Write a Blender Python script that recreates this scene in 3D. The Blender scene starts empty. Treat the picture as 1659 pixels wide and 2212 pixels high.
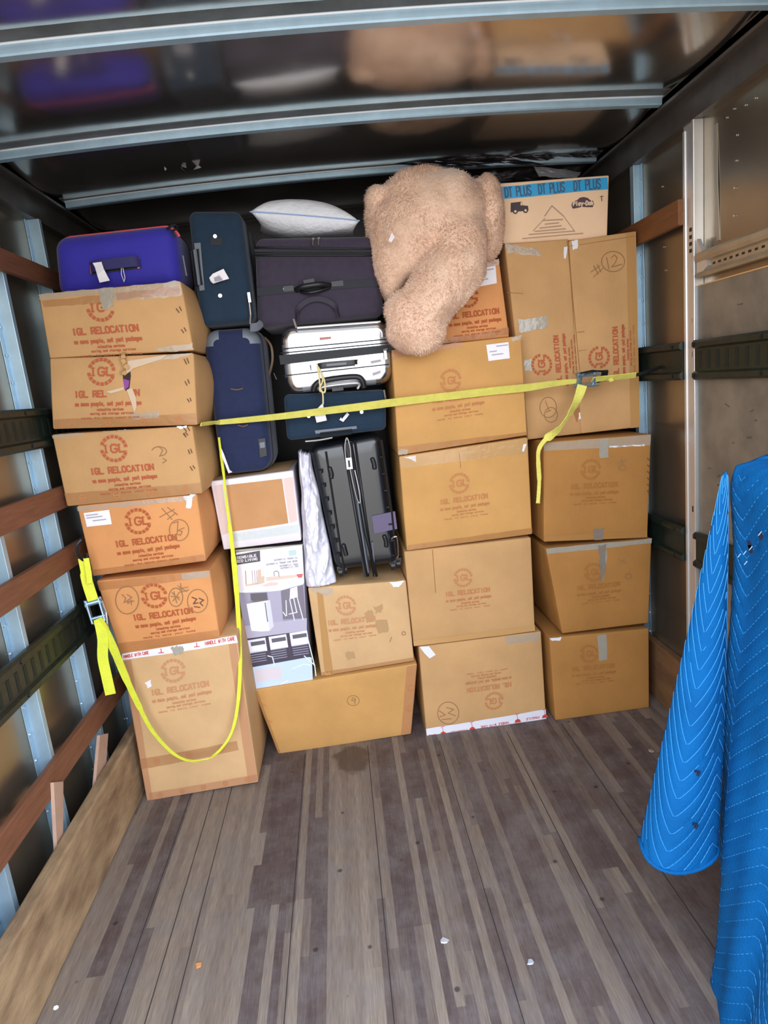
import bpy, bmesh, math, random
import numpy as np
from mathutils import Vector, Matrix, noise

# ------------------------------------------------------------------ camera, light, exposure
SC = bpy.context.scene
C = SC.collection
FPX, CXP, CYP, CAM_H = 1357.2, 829.5, 1106.0, 1.5
RM = ((0.99150147, -0.0785501, -0.10370497), (-0.11711425, -0.1918121, -0.97441899), (0.05664884, 0.97828319, -0.19938132))
cam_d = bpy.data.cameras.new('camera')
cam_d.sensor_fit = 'VERTICAL'; cam_d.sensor_height = 36.0; cam_d.lens = 36.0 * FPX / 2212.0
cam_d.clip_start = 0.02
cam = bpy.data.objects.new('camera', cam_d); C.objects.link(cam)
cam.matrix_world = Matrix(((RM[0][0], -RM[1][0], -RM[2][0], 0), (RM[0][1], -RM[1][1], -RM[2][1], 0),
                           (RM[0][2], -RM[1][2], -RM[2][2], CAM_H), (0, 0, 0, 1)))
SC.camera = cam
SC.view_settings.view_transform = 'Standard'; SC.view_settings.look = 'None'
SC.view_settings.gamma = 1.0; SC.view_settings.use_curve_mapping = False
SC.view_settings.exposure = 0.12
REAR_Y = 0.70
SKY_STRENGTH = 4.7
W = bpy.data.worlds.new('sky'); SC.world = W; W.use_nodes = True
wn = W.node_tree; wn.nodes.clear()
wo = wn.nodes.new('ShaderNodeOutputWorld'); wb = wn.nodes.new('ShaderNodeBackground')
wr = wn.nodes.new('ShaderNodeValToRGB'); wt = wn.nodes.new('ShaderNodeTexCoord'); ws = wn.nodes.new('ShaderNodeSeparateXYZ')
wm = wn.nodes.new('ShaderNodeMapRange'); wm.inputs[1].default_value = -1; wm.inputs[2].default_value = 1
wn.links.new(wt.outputs['Generated'], ws.inputs[0]); wn.links.new(ws.outputs[2], wm.inputs[0])
wn.links.new(wm.outputs[0], wr.inputs[0]); wn.links.new(wr.outputs[0], wb.inputs[0]); wn.links.new(wb.outputs[0], wo.inputs[0])
e = wr.color_ramp.elements
e[0].position = 0.0; e[0].color = (0.30, 0.29, 0.28, 1)
e[1].position = 1.0; e[1].color = (0.72, 0.92, 1.25, 1)
for p_, c_ in ((0.47, (0.50, 0.485, 0.46, 1)), (0.52, (0.95, 0.97, 1.02, 1)), (0.72, (0.95, 1.06, 1.22, 1))):
    q_ = e.new(p_); q_.color = c_
wb.inputs[1].default_value = SKY_STRENGTH
pl = bpy.data.lights.new('rear_opening_portal', 'AREA'); pl.shape = 'RECTANGLE'; pl.size = 2.3; pl.size_y = 2.4
pl.cycles.is_portal = True
po = bpy.data.objects.new('rear_opening_portal', pl); C.objects.link(po)
po.location = (0.14, REAR_Y, 1.2); po.rotation_euler = (math.radians(90), 0, 0)
SC.cycles.max_bounces = 8; SC.cycles.diffuse_bounces = 4; SC.cycles.glossy_bounces = 4
SC.cycles.transparent_max_bounces = 12; SC.cycles.sample_clamp_indirect = 6.0

# ------------------------------------------------------------------ geometry of the picture -> points in the truck
def ray(u, v):
    a, b = (u - CXP) / FPX, (v - CYP) / FPX
    return Vector((RM[0][0]*a + RM[1][0]*b + RM[2][0], RM[0][1]*a + RM[1][1]*b + RM[2][1], RM[0][2]*a + RM[1][2]*b + RM[2][2]))
def P(u, v, x=None, y=None, z=None):
    r = ray(u, v)
    k = y / r.y if y is not None else (x / r.x if x is not None else (z - CAM_H) / r.z)
    return Vector((r.x*k, r.y*k, r.z*k + CAM_H))
def proj(p):
    d = Vector((p[0], p[1], p[2] - CAM_H))
    c = [RM[i][0]*d.x + RM[i][1]*d.y + RM[i][2]*d.z for i in range(3)]
    return CXP + FPX*c[0]/c[2], CYP + FPX*c[1]/c[2]

# ------------------------------------------------------------------ materials
def lin(c):
    return tuple((x/255/12.92 if x/255 <= 0.04045 else ((x/255+0.055)/1.055)**2.4) for x in c)
MATS = {}
def mat(name, rgb, rough=0.6, metal=0.0, coat=0.0, spec=0.5, var=0.0, vscale=8.0, stretch=(1,1,1), bump=0.0, bscale=60.0, bstretch=(1,1,1), dark=None, sheen=0.0, raw=False):
    if name in MATS: return MATS[name]
    m = bpy.data.materials.new(name); m.use_nodes = True; MATS[name] = m
    nt = m.node_tree; b = nt.nodes['Principled BSDF']
    c = rgb if raw else lin(rgb)
    b.inputs['Base Color'].default_value = (*c, 1)
    b.inputs['Roughness'].default_value = rough; b.inputs['Metallic'].default_value = metal
    b.inputs['Coat Weight'].default_value = coat; b.inputs['Coat Roughness'].default_value = 0.12
    b.inputs['Specular IOR Level'].default_value = spec
    if sheen: b.inputs['Sheen Weight'].default_value = sheen
    tc = nt.nodes.new('ShaderNodeTexCoord')
    if var:
        mp = nt.nodes.new('ShaderNodeMapping'); mp.inputs['Scale'].default_value = stretch
        n = nt.nodes.new('ShaderNodeTexNoise'); n.inputs['Scale'].default_value = vscale; n.inputs['Detail'].default_value = 5; n.inputs['Roughness'].default_value = 0.6
        r = nt.nodes.new('ShaderNodeValToRGB')
        d = lin(dark) if dark else tuple(x*(1-var) for x in c)
        r.color_ramp.elements[0].color = (*d, 1); r.color_ramp.elements[1].color = (*tuple(min(1, x*(1+var*0.6)) for x in c), 1)
        r.color_ramp.elements[0].position = 0.32; r.color_ramp.elements[1].position = 0.68
        nt.links.new(tc.outputs['Object'], mp.inputs[0]); nt.links.new(mp.outputs[0], n.inputs['Vector'])
        nt.links.new(n.outputs['Fac'], r.inputs[0]); nt.links.new(r.outputs[0], b.inputs['Base Color'])
    if bump:
        mp2 = nt.nodes.new('ShaderNodeMapping'); mp2.inputs['Scale'].default_value = bstretch
        n2 = nt.nodes.new('ShaderNodeTexNoise'); n2.inputs['Scale'].default_value = bscale; n2.inputs['Detail'].default_value = 3
        bp = nt.nodes.new('ShaderNodeBump'); bp.inputs['Strength'].default_value = bump; bp.inputs['Distance'].default_value = 0.01
        nt.links.new(tc.outputs['Object'], mp2.inputs[0]); nt.links.new(mp2.outputs[0], n2.inputs['Vector'])
        nt.links.new(n2.outputs['Fac'], bp.inputs['Height']); nt.links.new(bp.outputs[0], b.inputs['Normal'])
    return m
def clear_mat(name, rgb, alpha, rough=0.12):
    if name in MATS: return MATS[name]
    m = bpy.data.materials.new(name); m.use_nodes = True; MATS[name] = m
    nt = m.node_tree; b = nt.nodes['Principled BSDF']
    b.inputs['Base Color'].default_value = (*lin(rgb), 1); b.inputs['Roughness'].default_value = rough
    b.inputs['Alpha'].default_value = alpha; b.inputs['Coat Weight'].default_value = 0.6; b.inputs['Coat Roughness'].default_value = 0.1
    tc = nt.nodes.new('ShaderNodeTexCoord'); n2 = nt.nodes.new('ShaderNodeTexNoise'); n2.inputs['Scale'].default_value = 45
    bp = nt.nodes.new('ShaderNodeBump'); bp.inputs['Strength'].default_value = 0.55; bp.inputs['Distance'].default_value = 0.006
    nt.links.new(tc.outputs['Object'], n2.inputs['Vector']); nt.links.new(n2.outputs['Fac'], bp.inputs['Height']); nt.links.new(bp.outputs[0], b.inputs['Normal'])
    return m

def carton_mat(name, rgb):
    return mat(name, rgb, rough=0.72, spec=0.3, var=0.10, vscale=5.0, bump=0.12, bscale=30, bstretch=(14, 14, 0.6))
M_TAN = carton_mat('cardboard_tan', (193, 149, 99))
M_GOLD = carton_mat('cardboard_golden', (198, 148, 86))
M_ORANGE = carton_mat('cardboard_orange', (212, 146, 90))
M_PALE = carton_mat('cardboard_pale', (203, 163, 116))
M_DIMMED = carton_mat('cardboard_dimmed', (170, 118, 60))  # darker board colour carries the dim light of the right stack
INK = mat('red_brown_ink', (176, 92, 62), 0.8, spec=0.2)
def ink_mat(name, rgb, alpha):
    m = mat(name, rgb, 0.8, spec=0.2); m.node_tree.nodes['Principled BSDF'].inputs['Alpha'].default_value = alpha; return m
INK_F = ink_mat('faded_red_ink', (186, 124, 80), 1.0)
INK_P = ink_mat('pale_red_ink', (192, 136, 94), 1.0)
INK_D = ink_mat('dull_red_ink', (162, 107, 54), 1.0)
INK_O = mat('orange_red_ink', (172, 90, 54), 0.8, spec=0.2)
PENCIL = ink_mat('marker_pen', (148, 110, 76), 1.0)
PENCIL_D = mat('dark_marker_pen', (104, 74, 58), 0.8, spec=0.2)
TAPE_BR = clear_mat('brown_packing_tape', (186, 128, 78), 0.36, 0.25)
TAPE_PK = clear_mat('pinkish_packing_tape', (204, 138, 104), 0.34, 0.25)
TAPE_CL = clear_mat('clear_packing_tape', (196, 184, 164), 0.5)
TAPE_GR = clear_mat('grey_packing_tape', (172, 164, 148), 0.82)
TAPE_WH = mat('white_printed_tape', (226, 222, 228), 0.35)
RED = mat('red_print', (196, 62, 52), 0.7)
PAPER = mat('white_paper', (236, 232, 236), 0.7)
GREYPRINT = mat('grey_print', (168, 162, 172), 0.8)
DARKPRINT = mat('dark_print', (74, 62, 66), 0.8)
STEEL = mat('sky_tinted_galvanised_steel', (170, 198, 216), 0.40, metal=0.5, var=0.10, vscale=14, bump=0.05, bscale=20)  # blue reflected from the sky is worked into the base colour
STEEL_W = mat('bright_aluminium', (222, 222, 222), 0.34, metal=0.7)
BLACK = mat('black_plastic', (22, 22, 26), 0.4)
DARKMETAL = mat('dark_buckle_steel', (52, 58, 66), 0.32, metal=0.8)
CHROME = mat('chrome', (220, 220, 222), 0.2, metal=1.0)
BUCKLE = mat('zinc_buckle', (150, 176, 200), 0.32, metal=0.8)
YELLOW = mat('yellow_webbing', (224, 216, 104), 0.75, var=0.10, vscale=30, bump=0.3, bscale=260)
YELLOW_B = mat('bright_yellow_webbing', (222, 226, 62), 0.75, var=0.10, vscale=30, bump=0.3, bscale=260)
WOODRED = mat('reddish_wood', (124, 78, 54), 0.6, var=0.22, vscale=10, stretch=(8, 0.7, 8), bump=0.25, bscale=40, bstretch=(8, 0.6, 8))
WOODOR = mat('orange_brown_wood', (122, 76, 40), 0.6, var=0.22, vscale=10, stretch=(8, 0.7, 8))
KICK = mat('worn_kickboard_wood', (164, 136, 102), 0.7, var=0.3, vscale=5, stretch=(3, 1.0, 3), dark=(112, 86, 62), bump=0.2, bscale=30, bstretch=(6, 0.8, 6))
BATTEN = mat('pale_batten_wood', (186, 150, 128), 0.7, var=0.15, vscale=10)
GREEN = mat('dark_green_painted_steel', (24, 34, 28), 0.42, spec=0.5, var=0.3, vscale=16, bump=0.2, bscale=40)
GREEN_S = mat('slot_shadowed_green', (10, 26, 24), 0.6)

# ------------------------------------------------------------------ object helpers
def tag(o, label=None, cat=None, group=None, kind=None):
    if label: o['label'] = label
    if cat: o['category'] = cat
    if group: o['group'] = group
    if kind: o['kind'] = kind
    return o
def thing(name, label, cat, loc, group=None):
    o = bpy.data.objects.new(name, None); C.objects.link(o); o.empty_display_size = 0.05
    o.location = loc; return tag(o, label, cat, group)
def origin(o):
    p = Vector((0, 0, 0))
    while o is not None: p += o.location; o = o.parent
    return p
def build(name, verts, faces, mats, parent=None, midx=None, smooth=False, loc=None, label=None):
    """one mesh object from world-space verts; its origin is the parent's place or its own base"""
    me = bpy.data.meshes.new(name)
    if parent is not None: base = origin(parent)
    elif loc is not None: base = Vector(loc)
    else:
        a = np.array([tuple(v) for v in verts]); mn, mx = a.min(0), a.max(0)
        base = Vector(((mn[0]+mx[0])/2, (mn[1]+mx[1])/2, mn[2]))
    me.from_pydata([tuple(Vector(v) - base) for v in verts], [], faces)
    for m in (mats if isinstance(mats, (list, tuple)) else [mats]): me.materials.append(m)
    if midx is not None: me.polygons.foreach_set('material_index', midx)
    if smooth: me.polygons.foreach_set('use_smooth', [True]*len(me.polygons))
    o = bpy.data.objects.new(name, me); C.objects.link(o)
    if parent is not None: o.parent = parent
    else: o.location = base
    if label: o['label'] = label
    return o
class MB:
    """collects verts and faces (world space) for one mesh"""
    def __init__(s): s.v = []; s.f = []; s.m = []
    def add(s, v, f, mi=0):
        n = len(s.v); s.v += [Vector(p) for p in v]; s.f += [tuple(i+n for i in q) for q in f]; s.m += [mi]*len(f)
    def box(s, a, b, mi=0):
        (x0, y0, z0), (x1, y1, z1) = a, b
        x0, x1 = sorted((x0, x1)); y0, y1 = sorted((y0, y1)); z0, z1 = sorted((z0, z1))
        s.add([(x0,y0,z0),(x1,y0,z0),(x1,y1,z0),(x0,y1,z0),(x0,y0,z1),(x1,y0,z1),(x1,y1,z1),(x0,y1,z1)],
              [(0,3,2,1),(4,5,6,7),(0,1,5,4),(1,2,6,5),(2,3,7,6),(3,0,4,7)], mi)
    def tube(s, pts, r, n=8, mi=0, closed=False):
        pts = [Vector(p) for p in pts]; N = len(pts); rings = []
        up = None
        for i, p in enumerate(pts):
            d = (pts[(i+1) % N] if (closed or i < N-1) else p) - (pts[i-1] if (closed or i > 0) else p)
            d = d.normalized() if d.length > 1e-9 else Vector((0,0,1))
            if up is None: up = Vector((0,0,1)) if abs(d.z) < 0.9 else Vector((1,0,0))
            s1 = d.cross(up).normalized(); up = s1.cross(d).normalized()
            rr = r[i] if isinstance(r, (list, tuple)) else r
            rings.append([p + (s1*math.cos(2*math.pi*k/n) + up*math.sin(2*math.pi*k/n))*rr for k in range(n)])
        v = [q for g in rings for q in g]; f = []
        for i in range(N if closed else N-1):
            j = (i+1) % N
            for k in range(n): f.append((i*n+k, i*n+(k+1)%n, j*n+(k+1)%n, j*n+k))
        if not closed: f += [tuple(range(n-1, -1, -1)), tuple((N-1)*n+k for k in range(n))]
        s.add(v, f, mi)
    def strap(s, pts, wdirs, w, th=0.002, mi=0):
        pts = [Vector(p) for p in pts]; N = len(pts); v = []; f = []
        for i, p in enumerate(pts):
            d = (pts[min(i+1, N-1)] - pts[max(i-1, 0)]).normalized()
            wd = Vector(wdirs[i] if isinstance(wdirs, list) else wdirs); wd = (wd - d*wd.dot(d)).normalized()
            nn = d.cross(wd).normalized(); ww = w[i] if isinstance(w, list) else w
            v += [p - wd*ww/2 - nn*th/2, p + wd*ww/2 - nn*th/2, p + wd*ww/2 + nn*th/2, p - wd*ww/2 + nn*th/2]
        for i in range(N-1):
            a, b = 4*i, 4*i+4
            for k in range(4): f.append((a+k, a+(k+1)%4, b+(k+1)%4, b+k))
        f += [(3,2,1,0), tuple(4*(N-1)+k for k in range(4))]
        s.add(v, f, mi)
    def build(s, name, mats, parent=None, **k):
        return build(name, s.v, s.f, mats, parent, midx=s.m, **k)
def spline(pts, n=8):
    pts = [Vector(p) for p in pts]; out = []
    for i in range(len(pts)-1):
        p0 = pts[max(i-1, 0)]; p1 = pts[i]; p2 = pts[i+1]; p3 = pts[min(i+2, len(pts)-1)]
        for k in range(n):
            t = k/n
            out.append(0.5*((2*p1) + (p2-p0)*t + (2*p0-5*p1+4*p2-p3)*t*t + (3*p1-p0-3*p2+p3)*t**3))
    out.append(pts[-1]); return out
def bevel(o, w=0.004, seg=2, ang=35):
    b = o.modifiers.new('bevel', 'BEVEL'); b.width = w; b.segments = seg; b.limit_method = 'ANGLE'; b.angle_limit = math.radians(ang); return o

# ------------------------------------------------------------------ a face one can print on
class Face:
    """surface F(s,t): s to the right, t downwards, both 0..1; q = TL,TR,BR,BL"""
    def __init__(s, q, bulge=0.0, dent=0.0, seed=0):
        s.q = [Vector(p) for p in q]; s.b = bulge; s.d = dent; s.seed = seed
        s.W = ((s.q[1]-s.q[0]).length + (s.q[2]-s.q[3]).length)/2; s.H = ((s.q[3]-s.q[0]).length + (s.q[2]-s.q[1]).length)/2
        s.n = (s.q[3]-s.q[0]).cross(s.q[1]-s.q[0]).normalized()
    def F(s, a, b, off=0.0):
        q = s.q
        p = q[0]*(1-a)*(1-b) + q[1]*a*(1-b) + q[2]*a*b + q[3]*(1-a)*b
        w = max(0.0, 16*a*(1-a)*b*(1-b))
        h = s.b*w
        if s.d: h += s.d*min(1, 3*w)*noise.noise(Vector((a*2.3+s.seed*7.1, b*2.3+s.seed*3.3, s.seed*1.7)))
        return p + s.n*(h + off)
    def st(s, u, v):
        a, b = 0.5, 0.5
        for _ in range(12):
            p = proj(s.F(a, b)); p1 = proj(s.F(a+1e-3, b)); p2 = proj(s.F(a, b+1e-3))
            j = ((p1[0]-p[0])*1e3, (p2[0]-p[0])*1e3, (p1[1]-p[1])*1e3, (p2[1]-p[1])*1e3)
            det = j[0]*j[3]-j[1]*j[2]; ru, rv = u-p[0], v-p[1]
            a += (j[3]*ru - j[1]*rv)/det; b += (-j[2]*ru + j[0]*rv)/det
            a = min(1.3, max(-0.3, a)); b = min(1.3, max(-0.3, b))
        return a, b
    def poly(s, mb, stpts, off, mi=0):
        v = [s.F(a, b, off) for a, b in stpts]
        mb.add(v, [tuple(range(len(v)))[::-1]], mi)
    def patch(s, mb, st4, off, nx=6, ny=3, mi=0, ragged=0.0, rnd=None):
        """bilinear patch between four st points"""
        v = []; f = []
        for j in range(ny+1):
            for i in range(nx+1):
                x, y = i/nx, j/ny
                a = sum(w*p[0] for w, p in zip(((1-x)*(1-y), x*(1-y), x*y, (1-x)*y), st4))
                b = sum(w*p[1] for w, p in zip(((1-x)*(1-y), x*(1-y), x*y, (1-x)*y), st4))
                if ragged and (j in (0, ny) or i in (0, nx)):
                    a += rnd.uniform(-1, 1)*ragged/s.W; b += rnd.uniform(-1, 1)*ragged/s.H
                v.append(s.F(a, b, off))
        for j in range(ny):
            for i in range(nx):
                k = j*(nx+1)+i; f.append((k, k+nx+1, k+nx+2, k+1))
        mb.add(v, f, mi)
    def px(s, pts): return [s.st(u, v) for u, v in pts]
    def stroke(s, mb, stpts, w, off, mi=0):
        """a flat pen line of width w metres through st points"""
        pts = [(a*s.W, b*s.H) for a, b in stpts]
        for (x0, y0), (x1, y1) in zip(pts, pts[1:]):
            L = math.hypot(x1-x0, y1-y0)
            if L < 1e-6: continue
            nx, ny = -(y1-y0)/L*w/2, (x1-x0)/L*w/2; ex, ey = (x1-x0)/L*w*0.35, (y1-y0)/L*w*0.35
            c = [(x0-ex+nx, y0-ey+ny), (x1+ex+nx, y1+ey+ny), (x1+ex-nx, y1+ey-ny), (x0-ex-nx, y0-ey-ny)]
            vv = [s.F(x/s.W, y/s.H, off) for x, y in c]
            mb.add(vv, [(0, 1, 2, 3)], mi)

GL = {
'A': [[(0,0),(2,6),(4,0)],[(.8,2.2),(3.2,2.2)]], 'B': [[(0,0),(0,6),(3,6),(3.8,5),(3,3.2),(0,3.2)],[(3,3.2),(4,2),(3.4,0),(0,0)]],
'C': [[(4,5),(3,6),(1,6),(0,4.6),(0,1.4),(1,0),(3,0),(4,1)]], 'D': [[(0,0),(0,6),(2.5,6),(4,4.5),(4,1.5),(2.5,0),(0,0)]],
'E': [[(4,6),(0,6),(0,0),(4,0)],[(0,3.1),(3,3.1)]], 'F': [[(4,6),(0,6),(0,0)],[(0,3.1),(3,3.1)]],
'G': [[(4,5),(3,6),(1,6),(0,4.6),(0,1.4),(1,0),(3,0),(4,1),(4,2.7),(2.4,2.7)]], 'H': [[(0,0),(0,6)],[(4,0),(4,6)],[(0,3.1),(4,3.1)]],
'I': [[(2,0),(2,6)]], 'K': [[(0,0),(0,6)],[(4,6),(0,2.6)],[(1.4,3.6),(4,0)]], 'L': [[(0,6),(0,0),(3.8,0)]], 'M': [[(0,0),(0,6),(2,2),(4,6),(4,0)]],
'N': [[(0,0),(0,6),(4,0),(4,6)]], 'O': [[(1,0),(0,1.4),(0,4.6),(1,6),(3,6),(4,4.6),(4,1.4),(3,0),(1,0)]], 'P': [[(0,0),(0,6),(3,6),(4,5),(4,3.9),(3,2.9),(0,2.9)]],
'R': [[(0,0),(0,6),(3,6),(4,5),(4,4),(3,3),(0,3)],[(2,3),(4,0)]], 'S': [[(4,5),(3,6),(1,6),(0,5),(0,4),(4,2.2),(4,1),(3,0),(1,0),(0,1)]],
'T': [[(0,6),(4,6)],[(2,6),(2,0)]], 'U': [[(0,6),(0,1.2),(1,0),(3,0),(4,1.2),(4,6)]], 'V': [[(0,6),(2,0),(4,6)]], 'W': [[(0,6),(1,0),(2,4),(3,0),(4,6)]], 'Y': [[(0,6),(2,3),(4,6)],[(2,3),(2,0)]],
'a': [[(3.2,4),(3.2,0)],[(3.2,1),(2,0),(.6,.4),(.2,2),(.8,3.6),(2,4),(3.2,3)]], 'c': [[(3.4,3.4),(2,4),(.6,3.4),(.2,2),(.8,.4),(2,0),(3.4,.6)]], 'd': [[(3.4,6),(3.4,0)],[(3.4,1),(2,0),(.6,.5),(.2,2),(.8,3.6),(2,4),(3.4,3)]],
'e': [[(.2,2.1),(3.4,2.1),(3,3.5),(2,4),(.6,3.4),(.2,2),(.8,.4),(2,0),(3.4,.7)]], 'g': [[(3.4,4),(3.4,-1),(2.4,-2),(.6,-1.7)],[(3.4,1),(2,0),(.6,.5),(.2,2),(.8,3.6),(2,4),(3.4,3)]], 'h': [[(.4,6),(.4,0)],[(.4,3),(1.8,4),(3.2,3.4),(3.4,0)]],
'i': [[(2,4),(2,0)],[(2,5.2),(2,5.8)]], 'r': [[(.6,4),(.6,0)],[(.6,2.8),(1.8,4),(3.2,3.8)]], 'b': [[(.4,6),(.4,0)],[(.4,3),(1.8,4),(3.2,3.5),(3.6,2),(3,.5),(1.8,0),(.4,1)]], 'j': [[(2,4),(2,-1),(1,-2)]], 'k': [[(.4,6),(.4,0)],[(3.2,4),(.5,1.8)],[(1.4,2.4),(3.4,0)]], 'l': [[(2,6),(2,0)]], 'm': [[(0,4),(0,0)],[(0,3.2),(1,4),(2,3.2),(2,0)],[(2,3.2),(3,4),(4,3.2),(4,0)]], 'n': [[(.4,4),(.4,0)],[(.4,3),(1.8,4),(3.2,3.4),(3.4,0)]],
'o': [[(2,0),(.6,.5),(.2,2),(.7,3.5),(2,4),(3.3,3.5),(3.7,2),(3.3,.5),(2,0)]], 'p': [[(.4,4),(.4,-2)],[(.4,3),(1.8,4),(3.2,3.5),(3.6,2),(3,.5),(1.8,0),(.4,1)]], 's': [[(3.2,3.4),(2,4),(.6,3.3),(3.2,1),(2,0),(.4,.6)]], 't': [[(1.8,6),(1.8,.6),(3,0)],[(.4,4),(3.2,4)]],
'u': [[(.4,4),(.4,.8),(1.6,0),(3.2,.8)],[(3.3,4),(3.3,0)]], 'v': [[(.2,4),(2,0),(3.8,4)]], 'w': [[(0,4),(1,0),(2,3),(3,0),(4,4)]], 'y': [[(.2,4),(2,0)],[(3.8,4),(1.6,-2)]], ',': [[(1.6,.4),(1,-1)]], '-': [[(.6,2.6),(3.4,2.6)]], ' ': [], '#': [[(1,0),(1.8,6)],[(2.6,0),(3.4,6)],[(0,2),(4,2)],[(0.2,4),(4.2,4)]],
'1': [[(1,5),(2,6),(2,0)]], '2': [[(0,5),(1,6),(3,6),(4,4.6),(0,0),(4,0)]], '3': [[(0,5.4),(2,6),(3.8,4.6),(1.6,3.2),(4,1.6),(2,0),(0,.8)]], '6': [[(3.4,6),(.6,3),(.2,1.2),(2,0),(3.8,1.2),(3,2.8),(.8,2.4)]], '4': [[(3,0),(3,6),(0,2),(4,2)]], '9': [[(1,0),(3.8,3.4),(3.4,5.4),(2,6),(.4,4.6),(1.6,3.2),(3.6,3.8)]], '.': [[(1.8,0),(2,0.2)]], '7': [[(0,6),(4,6),(1.6,0)]], '8': [[(2,3.2),(.4,4.4),(2,6),(3.6,4.4),(2,3.2),(0,1.6),(2,0),(4,1.6),(2,3.2)]],
}
def text(face, mb, s, x, y, h, ang=0.0, length=None, w=None, off=0.0016, mi=0, serif=False, adv=5.4, slant=0.0):
    """write s on a face: baseline start x,y and cap height h in metres; ang turns it clockwise"""
    sc = h/6.0; n = len(s); sx = sc
    if length: sx = length/(adv*n - (adv-4))
    w = w or h*0.2; ca, sa = math.cos(ang), math.sin(ang)
    for i, ch in enumerate(s):
        for line in GL.get(ch, []):
            L = list(line)
            pts = []
            for gx, gy in L:
                lx, ly = (gx + i*adv + slant*gy)*sx, -gy*sc
                pts.append(((x + lx*ca - ly*sa)/face.W, (y + lx*sa + ly*ca)/face.H))
            face.stroke(mb, pts, w, off, mi)
            if serif:
                for gx, gy in (L[0], L[-1]):
                    if gy in (0, 6) and ch not in 'OCGSDB':
                        q = []
                        for dx in (-1.1, 1.1):
                            lx, ly = (gx + dx + i*adv)*sx, -(gy + (0.3 if gy == 0 else -0.3))*sc
                            q.append(((x + lx*ca - ly*sa)/face.W, (y + lx*sa + ly*ca)/face.H))
                        face.stroke(mb, q, h*0.1, off, mi)

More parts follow.
